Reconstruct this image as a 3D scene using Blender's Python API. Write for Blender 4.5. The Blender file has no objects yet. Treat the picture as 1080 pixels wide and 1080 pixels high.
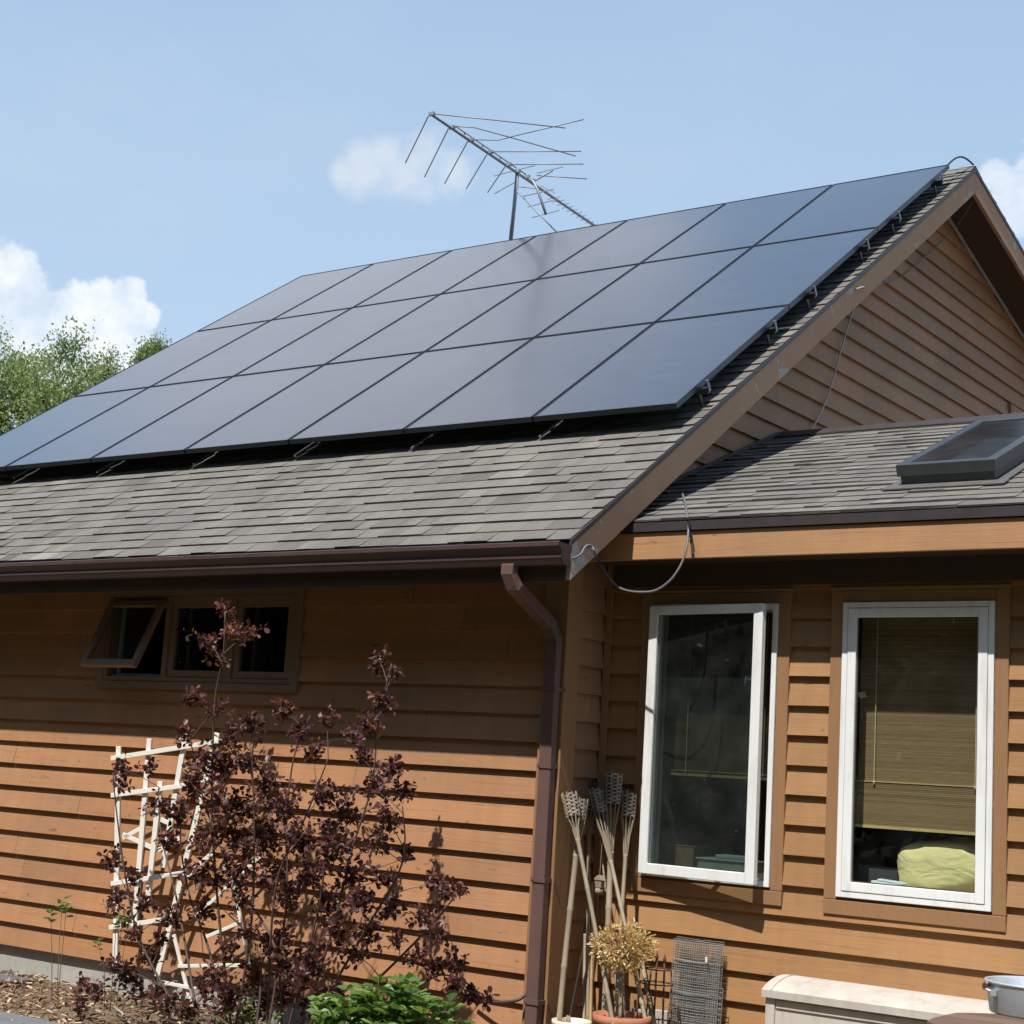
import bpy, math, random
import numpy as np
from mathutils import Vector, Matrix
random.seed(7); rng = np.random.default_rng(7)
SC = bpy.context.scene; COL = SC.collection
R = math.radians
U = Vector

# ------------------------------------------------------------------ camera
F, CX = 1720.2, 540.0
CAM = U((5.061, -7.577, 1.573))
yaw, pitch, roll = 0.6253, 0.1593, -0.0604
MC = (Matrix.Rotation(yaw, 3, 'Z') @ Matrix.Rotation(pitch, 3, 'X') @ Matrix.Rotation(roll, 3, 'Y'))
def ray(u, v): return MC @ U(((u-CX)/F, 1.0, -(v-CX)/F))
def onx(u, v, x): d = ray(u, v); return CAM + d*((x-CAM.x)/d.x)
def ony(u, v, y): d = ray(u, v); return CAM + d*((y-CAM.y)/d.y)
def onz(u, v, z): d = ray(u, v); return CAM + d*((z-CAM.z)/d.z)
def dep(u, v, t): return CAM + ray(u, v)*t
cd = bpy.data.cameras.new('camera'); co = bpy.data.objects.new('camera', cd); COL.objects.link(co)
cd.sensor_width = 36; cd.lens = F/1080*36; cd.clip_start = .05; cd.clip_end = 3000
right, fwd, up = MC @ U((1,0,0)), MC @ U((0,1,0)), MC @ U((0,0,1))
m = Matrix((right, up, -fwd)).transposed().to_4x4(); m.translation = CAM
co.matrix_world = m; SC.camera = co

# ------------------------------------------------------------------ mesh builder
class MB:
    def __init__(s): s.v = []; s.f = []; s.t = []; s.smooth = []
    def face(s, pts, tone=.5, sm=False):
        n = len(s.v); s.v += [tuple(p) for p in pts]; s.f.append(tuple(range(n, n+len(pts)))); s.t.append(tone); s.smooth.append(sm)
    def hexa(s, p, tone=.5):
        """8 points: bottom ring 0-3, top ring 4-7"""
        n = len(s.v); s.v += [tuple(q) for q in p]
        for q in ((3,2,1,0),(4,5,6,7),(0,1,5,4),(1,2,6,5),(2,3,7,6),(3,0,4,7)):
            s.f.append(tuple(n+i for i in q)); s.t.append(tone); s.smooth.append(False)
    def box(s, a, b, tone=.5, M=None):
        x0,y0,z0 = a; x1,y1,z1 = b
        p = [(x0,y0,z0),(x1,y0,z0),(x1,y1,z0),(x0,y1,z0),(x0,y0,z1),(x1,y0,z1),(x1,y1,z1),(x0,y1,z1)]
        if M is not None: p = [M @ U(q) for q in p]
        s.hexa(p, tone)
    def tube(s, pts, r, n=6, tone=.5, cap=True, flat=None):
        pts = [U(p) for p in pts]; rr = r if isinstance(r, (list, tuple)) else [r]*len(pts)
        b = len(s.v); ref = None
        for i, p in enumerate(pts):
            d = (pts[min(i+1, len(pts)-1)] - pts[max(i-1, 0)]).normalized()
            if ref is None: ref = d.orthogonal().normalized()
            ref = (ref - d*ref.dot(d))
            ref = ref.normalized() if ref.length > 1e-6 else d.orthogonal().normalized()
            q = d.cross(ref)
            for k in range(n):
                a = 2*math.pi*k/n
                s.v.append(tuple(p + (ref*math.cos(a) + q*math.sin(a))*rr[i]))
        for i in range(len(pts)-1):
            for k in range(n):
                k2 = (k+1) % n
                s.f.append((b+i*n+k, b+i*n+k2, b+(i+1)*n+k2, b+(i+1)*n+k)); s.t.append(tone); s.smooth.append(n > 4)
        if cap:
            s.f.append(tuple(b+k for k in range(n))[::-1]); s.t.append(tone); s.smooth.append(False)
            e = b+(len(pts)-1)*n; s.f.append(tuple(e+k for k in range(n))); s.t.append(tone); s.smooth.append(False)
    def sweep(s, pts, w, d, wdir, tone=.5):
        """rectangular section w along wdir, d the other way"""
        pts = [U(p) for p in pts]; wdir = U(wdir).normalized(); b = len(s.v)
        for i, p in enumerate(pts):
            t0 = (pts[i]-pts[i-1]).normalized() if i else None
            t1 = (pts[i+1]-pts[i]).normalized() if i < len(pts)-1 else None
            t = ((t0 or t1)+(t1 or t0)).normalized(); o = t.cross(wdir).normalized()
            k = 1.0/max(.5, t.dot(t0 or t1))
            for sx, sy in ((-1,-1),(1,-1),(1,1),(-1,1)): s.v.append(tuple(p+wdir*sx*w/2+o*sy*d/2*k))
        for i in range(len(pts)-1):
            for k in range(4):
                k2 = (k+1) % 4; s.f.append((b+i*4+k, b+i*4+k2, b+i*4+4+k2, b+i*4+4+k)); s.t.append(tone); s.smooth.append(False)
        s.f.append((b+3,b+2,b+1,b)); s.t.append(tone); s.smooth.append(False)
        e = b+(len(pts)-1)*4; s.f.append((e,e+1,e+2,e+3)); s.t.append(tone); s.smooth.append(False)
    def bar(s, a, b, w, d, up=(0,0,1), tone=.5):
        s.sweep([a, b], w, d, up, tone)
    def lathe(s, prof, c=(0,0,0), n=24, tone=.5, sx=1, sy=1, sm=True):
        b = len(s.v)
        for r, z in prof:
            for k in range(n):
                a = 2*math.pi*k/n; s.v.append((c[0]+r*sx*math.cos(a), c[1]+r*sy*math.sin(a), c[2]+z))
        for i in range(len(prof)-1):
            for k in range(n):
                k2 = (k+1) % n; s.f.append((b+i*n+k, b+i*n+k2, b+(i+1)*n+k2, b+(i+1)*n+k)); s.t.append(tone); s.smooth.append(sm)
    def leaf(s, p, d, nrm, L, W, tone, fold=.25):
        """folded obovate leaf: two quads + tip"""
        d = d.normalized(); sd = d.cross(nrm)
        sd = sd.normalized() if sd.length > 1e-5 else d.orthogonal().normalized()
        n2 = sd.cross(d).normalized()
        h = n2*W*fold
        a, b_, c = p, p+d*L*.55, p+d*L
        l1, l2 = p+d*L*.35+sd*W*.42+h, p+d*L*.75+sd*W*.46+h
        r1, r2 = p+d*L*.35-sd*W*.42+h, p+d*L*.75-sd*W*.46+h
        n = len(s.v); s.v += [tuple(q) for q in (a, l1, l2, c, r2, r1)]
        s.f.append((n, n+3, n+2, n+1)); s.f.append((n, n+5, n+4, n+3)); s.t += [tone, tone]; s.smooth += [False, False]
    def build(s, name, mat, parent=None):
        me = bpy.data.meshes.new(name); me.from_pydata(s.v, [], s.f); me.update()
        at = me.attributes.new('tone', 'FLOAT', 'FACE'); at.data.foreach_set('value', s.t)
        me.polygons.foreach_set('use_smooth', s.smooth)
        me.materials.append(mat)
        o = bpy.data.objects.new(name, me); COL.objects.link(o)
        if parent is not None: o.parent = parent
        return o
def bevel(o, w=.004, seg=2):
    md = o.modifiers.new('bevel', 'BEVEL'); md.width = w; md.segments = seg; md.limit_method = 'ANGLE'; md.angle_limit = R(40); return o
def tag(o, label=None, cat=None, group=None, kind=None):
    if label: o['label'] = label
    if cat: o['category'] = cat
    if group: o['group'] = group
    if kind: o['kind'] = kind
    return o
def thing(name, label, cat, loc=(0,0,0), group=None):
    o = bpy.data.objects.new(name, None); COL.objects.link(o); o.location = loc; o.empty_display_size = .2
    return tag(o, label, cat, group)
def local(o, parent):
    """parent a world-space mesh under an empty that stands at its base"""
    o.parent = parent; o.matrix_parent_inverse = Matrix.Translation(parent.location).inverted(); return o

# ------------------------------------------------------------------ materials
class N:
    def __init__(s, name):
        s.m = bpy.data.materials.new(name); s.m.use_nodes = True; s.t = s.m.node_tree
        s.b = s.t.nodes['Principled BSDF']; s.out = s.t.nodes['Material Output']
    def n(s, typ, **k):
        o = s.t.nodes.new(typ)
        for a, v in k.items():
            if a.startswith('i_'): o.inputs[a[2:].replace('_', ' ')].default_value = v
            else: setattr(o, a, v)
        return o
    def l(s, a, b): s.t.links.new(a, b)
    def geo(s, scale=(1,1,1)):
        g = s.n('ShaderNodeNewGeometry'); mp = s.n('ShaderNodeMapping'); mp.inputs['Scale'].default_value = scale
        s.l(g.outputs['Position'], mp.inputs['Vector']); return mp.outputs['Vector']
    def noise(s, vec, scale=5, detail=4, rough=.55):
        o = s.n('ShaderNodeTexNoise'); o.inputs['Scale'].default_value = scale; o.inputs['Detail'].default_value = detail; o.inputs['Roughness'].default_value = rough
        s.l(vec, o.inputs['Vector']); return o.outputs['Fac']
    def ramp(s, fac, stops):
        o = s.n('ShaderNodeValToRGB'); e = o.color_ramp.elements
        while len(e) < len(stops): e.new(.5)
        for q, (p, c) in zip(e, stops): q.position = p; q.color = (*c, 1) if len(c) == 3 else c
        s.l(fac, o.inputs['Fac']); return o.outputs['Color']
    def mix(s, fac, a, b, mode='MIX'):
        o = s.n('ShaderNodeMix', data_type='RGBA', blend_type=mode)
        for sock, v in ((o.inputs['Factor'], fac), (o.inputs[6], a), (o.inputs[7], b)):
            if hasattr(v, 'type'): s.l(v, sock)
            elif isinstance(v, (int, float)): sock.default_value = v
            else: sock.default_value = (*v, 1)
        return o.outputs[2]
    def math(s, op, a, b=0.0, c=None, clamp=False):
        o = s.n('ShaderNodeMath', operation=op, use_clamp=clamp)
        for i, v in enumerate((a, b) if c is None else (a, b, c)):
            if hasattr(v, 'type'): s.l(v, o.inputs[i])
            else: o.inputs[i].default_value = v
        return o.outputs[0]
    def tone(s): return s.n('ShaderNodeAttribute', attribute_name='tone').outputs['Fac']
    def bump(s, h, strength=.3, dist=.01):
        o = s.n('ShaderNodeBump'); o.inputs['Strength'].default_value = strength; o.inputs['Distance'].default_value = dist
        s.l(h, o.inputs['Height']); s.l(o.outputs['Normal'], s.b.inputs['Normal'])
    def col(s, c):
        if hasattr(c, 'type'): s.l(c, s.b.inputs['Base Color'])
        else: s.b.inputs['Base Color'].default_value = (*c, 1)
    def set(s, rough=.6, metal=0, spec=.5):
        s.b.inputs['Roughness'].default_value = rough; s.b.inputs['Metallic'].default_value = metal; s.b.inputs['Specular IOR Level'].default_value = spec
        return s

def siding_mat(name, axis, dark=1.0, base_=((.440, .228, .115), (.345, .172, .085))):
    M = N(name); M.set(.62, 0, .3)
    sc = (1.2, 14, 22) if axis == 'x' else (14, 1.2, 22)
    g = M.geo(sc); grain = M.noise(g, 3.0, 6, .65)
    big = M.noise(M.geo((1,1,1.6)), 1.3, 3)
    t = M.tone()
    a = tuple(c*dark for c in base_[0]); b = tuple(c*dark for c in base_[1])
    c1 = M.mix(grain, a, b)
    tv = M.ramp(t, [(0, (.90,.89,.88)), (.5, (.985,.985,.985)), (1, (1.06,1.05,1.04))])
    c2 = M.mix(1.0, c1, tv, 'MULTIPLY')
    worn = M.ramp(big, [(.35, (1.06,1.02,.98)), (.7, (.84,.85,.88))])
    c3 = M.mix(1.0, c2, worn, 'MULTIPLY')
    kn = M.noise(M.geo((3.2,8,9) if axis == 'x' else (8,3.2,9)), 2.3, 2)
    km = M.ramp(kn, [(.70, (0,0,0)), (.73, (1,1,1))])
    c4 = M.mix(M.math('MULTIPLY', km, .55), c3, (.11,.055,.028))
    st = M.noise(M.geo((.7,20,45) if axis == 'x' else (20,.7,45)), 2.2, 5, .7)
    sm = M.ramp(st, [(.58, (0,0,0)), (.66, (1,1,1))])
    c5 = M.mix(M.math('MULTIPLY', sm, .46), c4, (.17,.088,.045))
    vs = M.noise(M.geo((9,9,.55)), 1.6, 4, .6); c5 = M.mix(1.0, c5, M.ramp(vs, [(.38, (1.02,1.02,1.01)), (.68, (.93,.92,.91))]), 'MULTIPLY')
    fd = M.noise(M.geo((1,1,1)), .45, 3, .5); c5 = M.mix(M.ramp(fd, [(.42, (0,0,0)), (.72, (.22,.22,.22))]), c5, (.40,.27,.16))
    M.col(c5); M.bump(grain, .35, .004); return M.m
def wood_mat(name, a, b, axis=(1,14,14), rough=.65, chip=None, bs=.3):
    M = N(name); M.set(rough, 0, .3)
    g = M.noise(M.geo(axis), 3, 6, .65); c = M.mix(g, a, b)
    tv = M.ramp(M.tone(), [(0, (.75,.75,.75)), (1, (1.15,1.15,1.15))]); c = M.mix(1.0, c, tv, 'MULTIPLY')
    if chip:
        k = M.noise(M.geo((1,1,1)), chip[1], 5, .7); k = M.ramp(k, [(chip[2], (0,0,0)), (chip[2]+.04, (1,1,1))]); c = M.mix(k, c, chip[0])
    M.col(c); M.bump(g, bs, .004); return M.m
def plain(name, c, rough=.5, metal=0, var=.12, scale=8, spec=.5, bump=0):
    M = N(name); M.set(rough, metal, spec); n = M.noise(M.geo(), scale, 5, .6)
    lo = tuple(x*(1-var) for x in c); hi = tuple(min(1, x*(1+var)) for x in c)
    cc = M.mix(n, lo, hi); M.col(cc)
    rr = M.n('ShaderNodeMapRange'); rr.inputs['To Min'].default_value = max(0, rough-.08); rr.inputs['To Max'].default_value = min(1, rough+.12)
    M.l(n, rr.inputs['Value']); M.l(rr.outputs[0], M.b.inputs['Roughness'])
    dn = M.noise(M.geo((5,5,.8)), 2.5, 5, .7); dd_ = M.ramp(dn, [(.48, (1,1,1)), (.75, (.80,.78,.74))]); M.l(M.mix(1.0, cc, dd_, 'MULTIPLY'), M.b.inputs['Base Color'])
    if bump: M.bump(M.noise(M.geo(), scale*6, 4), bump, .003)
    return M.m
def foliage(name, stops, trans=.35, rough=.5):
    M = N(name); M.set(rough, 0, .35); c = M.ramp(M.tone(), stops); M.col(c)
    tr = M.n('ShaderNodeBsdfTranslucent'); M.l(M.mix(1.0, c, (1.25,1.3,.7), 'MULTIPLY'), tr.inputs['Color'])
    mx = M.n('ShaderNodeMixShader'); mx.inputs[0].default_value = trans
    M.l(M.b.outputs[0], mx.inputs[1]); M.l(tr.outputs[0], mx.inputs[2]); M.l(mx.outputs[0], M.out.inputs['Surface']); return M.m
def shingle_mat(name):
    M = N(name); M.set(.88, 0, .25)
    t = M.tone()
    c = M.ramp(t, [(0, (.088,.081,.074)), (.3, (.148,.138,.124)), (.5, (.172,.161,.145)), (.75, (.198,.188,.168)), (1, (.24,.23,.205))])
    gr = M.noise(M.geo(), 260, 3, .75); gm = M.ramp(gr, [(.3, (.5,.5,.5)), (.72, (1.5,1.5,1.5))])
    c = M.mix(1.0, c, gm, 'MULTIPLY')
    st_ = M.noise(M.geo((6,1,1)), 1.2, 4, .6); c = M.mix(1.0, c, M.ramp(st_, [(.35, (1.05,1.05,1.04)), (.7, (.84,.84,.86))]), 'MULTIPLY')
    bg = M.noise(M.geo(), 1.6, 4); c = M.mix(1.0, c, M.ramp(bg, [(.3, (.88,.88,.9)), (.7, (1.1,1.09,1.06))]), 'MULTIPLY')
    M.col(c); M.bump(gr, .5, .003); return M.m
def glass_mat(name, tint=(.82,.88,.86), ior=1.55, rough=0.0, film=0.0):
    M = N(name)
    tr = M.n('ShaderNodeBsdfTransparent'); tr.inputs['Color'].default_value = (*tint, 1)
    gl = M.n('ShaderNodeBsdfGlossy'); gl.inputs['Roughness'].default_value = rough
    g_ = M.n('ShaderNodeNewGeometry'); dt = M.n('ShaderNodeVectorMath', operation='DOT_PRODUCT'); M.l(g_.outputs['Normal'], dt.inputs[0]); M.l(g_.outputs['Incoming'], dt.inputs[1])
    f0 = 1.7*((ior-1)/(ior+1))**2; cs = M.math('SUBTRACT', 1.0, M.math('ABSOLUTE', dt.outputs['Value'])); f = M.math('MULTIPLY_ADD', M.math('POWER', cs, 5.0), 1-f0, f0, clamp=True)
    mx = M.n('ShaderNodeMixShader'); M.l(f, mx.inputs[0]); M.l(tr.outputs[0], mx.inputs[1]); M.l(gl.outputs[0], mx.inputs[2])
    out = mx.outputs[0]
    if film:
        # a thin uneven film of dust
        df = M.n('ShaderNodeBsdfDiffuse'); df.inputs['Color'].default_value = (.5,.52,.48,1)
        m2 = M.n('ShaderNodeMixShader'); nz = M.noise(M.geo(), 6, 5)
        M.l(M.ramp(nz, [(.35, (0,0,0)), (.8, (film*1.6,)*3)]), m2.inputs[0]); M.l(out, m2.inputs[1]); M.l(df.outputs[0], m2.inputs[2]); out = m2.outputs[0]
    M.l(out, M.out.inputs['Surface']); return M.m

def rake_mat():
    M = N('weathered_rake'); M.set(.75, 0, .3); g = M.noise(M.geo((12,2,2)), 3, 6, .65); c = M.mix(g, (.45,.275,.165), (.35,.205,.125))
    k = M.noise(M.geo(), 4.5, 5, .7); sp = M.n('ShaderNodeSeparateXYZ'); M.l(M.geo(), sp.inputs[0]); y = sp.outputs['Y']
    foot = M.math('SUBTRACT', 1.0, M.math('MULTIPLY', M.math('ADD', y, .62), 1.7), clamp=True)
    top = M.math('MULTIPLY', M.math('SUBTRACT', y, 3.6), .9, clamp=True)
    th = M.math('ADD', k, M.math('ADD', M.math('MULTIPLY', foot, .25), M.math('MULTIPLY', top, .055)))
    c = M.mix(M.ramp(th, [(.62, (0,0,0)), (.655, (1,1,1))]), c, M.mix(M.noise(M.geo(), 30, 4), (.26,.245,.22), (.52,.50,.45)))
    M.col(c); M.bump(g, .3, .004); return M.m
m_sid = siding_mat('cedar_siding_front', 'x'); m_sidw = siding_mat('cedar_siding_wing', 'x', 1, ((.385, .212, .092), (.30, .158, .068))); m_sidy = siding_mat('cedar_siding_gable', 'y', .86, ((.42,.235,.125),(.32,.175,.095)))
m_trim = wood_mat('brown_stained_trim', (.34,.185,.088), (.26,.138,.066), (14,14,1.2))
m_trimx = siding_mat('brown_stained_board', 'x', 1, ((.50,.275,.135),(.39,.205,.10)))
m_rake = rake_mat()
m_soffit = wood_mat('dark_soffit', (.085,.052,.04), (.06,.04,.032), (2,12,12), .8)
m_gutter = plain('brown_gutter_metal', (.075,.046,.044), .42, .0, .15, 5)
m_spout = plain('brown_downspout_metal', (.135,.078,.068), .42, 0, .2, 6)
m_drip = plain('dark_drip_edge', (.05,.04,.042), .5, 0, .15)
m_shin = shingle_mat('asphalt_shingles')
m_vinyl = plain('white_vinyl', (.78,.79,.78), .35, 0, .05, 4)
m_gl = glass_mat('window_glass', (.90,.93,.91), 1.45, 0, .012)
m_gldark = glass_mat('screened_glass', (.36,.40,.38), 1.55, 0, .01)
m_conc = plain('foundation_concrete', (.40,.38,.34), .9, 0, .25, 7, .2, .6)
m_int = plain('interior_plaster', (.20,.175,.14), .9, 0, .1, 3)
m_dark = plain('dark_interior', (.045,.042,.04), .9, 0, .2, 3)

# ------------------------------------------------------------------ world and sun
SUNEL = 59.6
W_ = bpy.data.worlds.new('World'); SC.world = W_; W_.use_nodes = True
wt = W_.node_tree; bg = wt.nodes['Background']; bg.inputs['Strength'].default_value = .091
def wn(typ, **k):
    o = wt.nodes.new(typ)
    for a, v in k.items(): setattr(o, a, v)
    return o
sky = wn('ShaderNodeTexSky'); sky.sky_type = 'NISHITA'; sky.sun_disc = False
sky.sun_elevation = R(SUNEL); sky.sun_rotation = R(177); sky.altitude = 200; sky.air_density = 1.1; sky.dust_density = 1.2; sky.ozone_density = 1.3
tc = wn('ShaderNodeTexCoord'); DV = tc.outputs['Generated']
def wmath(op, a, b=0.0, c=0.0, clamp=False):
    o = wn('ShaderNodeMath', operation=op, use_clamp=clamp)
    for i, v in enumerate((a, b, c)):
        if hasattr(v, 'type'): wt.links.new(v, o.inputs[i])
        else: o.inputs[i].default_value = v
    return o.outputs[0]
def wnoise(scale, detail, rough=.6, stretch=(1,1,1), off=(0,0,0)):
    mp = wn('ShaderNodeMapping'); mp.inputs['Scale'].default_value = stretch; mp.inputs['Location'].default_value = off; wt.links.new(DV, mp.inputs['Vector'])
    o = wn('ShaderNodeTexNoise'); o.inputs['Scale'].default_value = scale; o.inputs['Detail'].default_value = detail; o.inputs['Roughness'].default_value = rough
    wt.links.new(mp.outputs[0], o.inputs['Vector']); return o.outputs['Fac']
def wmix(fac, a, b):
    o = wn('ShaderNodeMix', data_type='RGBA')
    for sock, v in ((o.inputs['Factor'], fac), (o.inputs[6], a), (o.inputs[7], b)):
        if hasattr(v, 'type'): wt.links.new(v, sock)
        elif isinstance(v, (int, float)): sock.default_value = v
        else: sock.default_value = (*v, 1)
    return o.outputs[2]
def wrange(v, a, b, c=0, d=1, smooth=True):
    o = wn('ShaderNodeMapRange'); o.interpolation_type = 'SMOOTHSTEP' if smooth else 'LINEAR'
    wt.links.new(v, o.inputs['Value'])
    for nme, x in (('From Min', a), ('From Max', b), ('To Min', c), ('To Max', d)): o.inputs[nme].default_value = x
    return o.outputs['Result']
def cloud_field(blobs):
    acc = None
    for (u, v, r) in blobs:
        c = ray(u, v).normalized()
        o = wn('ShaderNodeVectorMath', operation='DISTANCE'); wt.links.new(DV, o.inputs[0]); o.inputs[1].default_value = c
        q = wmath('SUBTRACT', 1.0, wmath('DIVIDE', o.outputs['Value'], r/F))
        acc = q if acc is None else wmath('SMOOTH_MAX', acc, q, .15)
    return acc
n1 = wnoise(26, 7, .58); n2 = wnoise(9, 4, .5, off=(3,1,2)); n3 = wnoise(60, 6, .6)
haze = wn('ShaderNodeSeparateXYZ'); wt.links.new(DV, haze.inputs[0])
hz = wrange(haze.outputs['Z'], .12, .50, 0, 1, False)
grad = wmix(hz, (5.4, 7.1, 9.0), (3.75, 5.4, 7.7))
hz2 = wrange(haze.outputs['Z'], .5, .95, 0, 1, False); grad = wmix(hz2, grad, (1.8, 3.1, 5.4))
base = wmix(.86, sky.outputs[0], grad)
# thin high veil
veil = wrange(wnoise(3.0, 5, .6, (1,1,2.2), (.3,.1,0)), .45, .75, 0, .22)
base = wmix(veil, base, (6.2, 7.0, 7.8))
cumulus = cloud_field([(-40,300,80),(10,300,48),(30,325,50),(75,335,45),(115,320,32),(135,310,26),(115,350,48),(150,335,22),(60,380,60),(140,365,36),(-20,350,80),
                       (1085,215,62),(1120,190,70),(1050,185,26),(1150,260,90), (-900,100,260),(-1500,200,300),(2400,250,330)])
cm = wrange(wmath('ADD', wmath('ADD', cumulus, wmath('MULTIPLY', wmath('SUBTRACT', n1, .5), 1.5)), wmath('MULTIPLY', wmath('SUBTRACT', n3, .5), .5)), .12, .38)
shade = wrange(wmath('ADD', wmath('MULTIPLY', wmath('SUBTRACT', n1, .5), 1.8), wmath('MULTIPLY', n2, .9)), .15, .85)
ccol = wmix(shade, (6.3, 7.3, 8.6), (9.9, 10.1, 10.3))
base = wmix(wmath('MULTIPLY', cm, .92), base, ccol)
wisp = cloud_field([(385,178,38),(408,162,34),(440,172,40),(478,184,34),(430,186,48),(362,184,22)])
wm = wrange(wmath('ADD', wmath('ADD', wisp, wmath('MULTIPLY', wmath('SUBTRACT', n1, .5), 1.6)), wmath('MULTIPLY', wmath('SUBTRACT', n3, .5), .6)), .10, .90, 0, .46)
base = wmix(wm, base, (8.4, 8.5, 8.7))
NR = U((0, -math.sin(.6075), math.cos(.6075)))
rf = None  # unseen cloud patches, added where the solar panels mirror the sky to pale them
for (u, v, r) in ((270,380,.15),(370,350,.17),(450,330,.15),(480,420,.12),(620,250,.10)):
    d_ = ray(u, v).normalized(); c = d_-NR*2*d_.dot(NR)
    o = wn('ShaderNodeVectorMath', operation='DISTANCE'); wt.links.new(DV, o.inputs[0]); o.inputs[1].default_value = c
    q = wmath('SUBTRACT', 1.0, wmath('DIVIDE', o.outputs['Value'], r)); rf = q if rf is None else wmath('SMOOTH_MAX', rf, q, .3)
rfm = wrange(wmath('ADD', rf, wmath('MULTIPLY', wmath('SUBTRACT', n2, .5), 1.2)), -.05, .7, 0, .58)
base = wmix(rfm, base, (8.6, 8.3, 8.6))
wt.links.new(base, bg.inputs['Color'])
sd = bpy.data.lights.new('sun', 'SUN'); sd.energy = 5.0; sd.angle = R(.55); sd.color = (1, .965, .91)
so = bpy.data.objects.new('sun', sd); COL.objects.link(so)
sdir = U((-.045, math.cos(R(SUNEL)), -math.sin(R(SUNEL)))).normalized()
so.rotation_euler = sdir.to_track_quat('-Z', 'Y').to_euler(); so.location = (0,-20,40)
SC.view_settings.view_transform = 'Standard'; SC.view_settings.look = 'None'; SC.view_settings.exposure = 0.27; SC.view_settings.gamma = 1
SC.render.engine = 'CYCLES'

# ------------------------------------------------------------------ key dimensions (metres)
TH = .6075; TT = math.tan(TH)
XR = .373; XL = -7.16                # rake edges
YE, ZE = -.545, 2.803                # eave (shingle edge)
YR = 5.353; ZR = ZE+(YR-YE)*TT       # ridge
TB = math.tan(R(15.2)); YB = 13.0; ZB = ZR-(YB-YR)*TB
D = .431                             # wing wall set back
S = .156                             # siding exposure
ZT = 1.600                           # course line nearest the eave shadow (main wall)
WE_Y, WE_Z = .085, 2.998             # wing shingle edge
WR_Y, WR_Z = 2.547, 4.018            # wing ridge
WX1 = 5.2
def zmain(y): return ZE+(y-YE)*TT if y < YR else ZR-(y-YR)*TB

# ------------------------------------------------------------------ ground
def ground():
    M = N('ground_soil_and_lawn'); M.set(.95, 0, .1)
    v = M.geo(); d = M.noise(v, 1.2, 6, .65); f = M.noise(v, 40, 4, .7)
    c = M.mix(f, (.12,.085,.055), (.24,.18,.125)); g = M.mix(f, (.032,.048,.018), (.065,.085,.032))
    sp = M.n('ShaderNodeSeparateXYZ'); M.l(v, sp.inputs[0])
    k = M.math('ADD', sp.outputs['Y'], M.math('MULTIPLY', d, 1.0)); k = M.math('MULTIPLY', M.math('ADD', k, 3.4), 1.2, clamp=True)
    M.col(M.mix(k, g, c)); M.bump(f, .8, .02)
    mb = MB(); n = 60
    xs = sorted(set([-600,-200,-80,-40,-20,-12]+[round(-9+.15*i,3) for i in range(95)]+[6,8,12,20,40,80,200,600]))
    ys = sorted(set([-600,-200,-80,-40,-20,-10,-6,-4]+[round(-3+.12*i,3) for i in range(25)]+[0.0,.5,2,6,14,40,80,200,600]))
    from mathutils import noise as mn
    idx = {}
    for i, x in enumerate(xs):
        for j, y in enumerate(ys):
            near = 1.0 if (-9.2 < x < 5.3 and -3.2 < y < .6) else 0
            z = near*(.035*mn.noise(U((x*1.3, y*1.3, 0)))+.02*mn.noise(U((x*5, y*5, 3))))
            if x < -3 and near: z += .0
            mb.v.append((x, y, z)); idx[i, j] = len(mb.v)-1
    for i in range(len(xs)-1):
        for j in range(len(ys)-1):
            mb.f.append((idx[i,j], idx[i+1,j], idx[i+1,j+1], idx[i,j+1])); mb.t.append(.5); mb.smooth.append(True)
    tag(mb.build('ground', M.m), kind='structure')
    # wood-chip mulch
    mc = N('wood_chip_mulch'); mc.set(.85, 0, .2)
    mc.col(mc.ramp(mc.tone(), [(0, (.10,.06,.035)), (.4, (.23,.145,.085)), (.7, (.38,.26,.16)), (1, (.58,.45,.31))]))
    ch = MB()
    for _ in range(9000):
        x = random.uniform(-7.4, .4) if random.random() < .85 else random.uniform(-7.4, -3); y = random.uniform(-2.6, -.03)
        if x > -2.4 and random.random() < .6: continue
        a = random.uniform(0, math.pi); L = random.uniform(.015, .06); w = random.uniform(.006, .018)
        Mx = Matrix.Translation((x, y, random.uniform(.0, .045))) @ Matrix.Rotation(a, 4, 'Z') @ Matrix.Rotation(random.gauss(0, .35), 4, 'Y') @ Matrix.Rotation(random.gauss(0, .4), 4, 'X')
        ch.box((-L/2,-w/2,-.002), (L/2,w/2,.003), random.random()**1.3, Mx)
    tag(ch.build('mulch', mc.m), 'brown wood chips scattered over the bed along the wall', 'mulch', kind='stuff')
ground()

# ------------------------------------------------------------------ house shell
house = thing('house', 'brown cedar-sided house with grey shingle roof, white casement windows and a lower wing', 'house', (0,0,0))
def hp(mb, name, mat, parent=None, label=None):
    o = mb.build(name, mat, parent or house)
    if label: o['label'] = label
    return o

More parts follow.
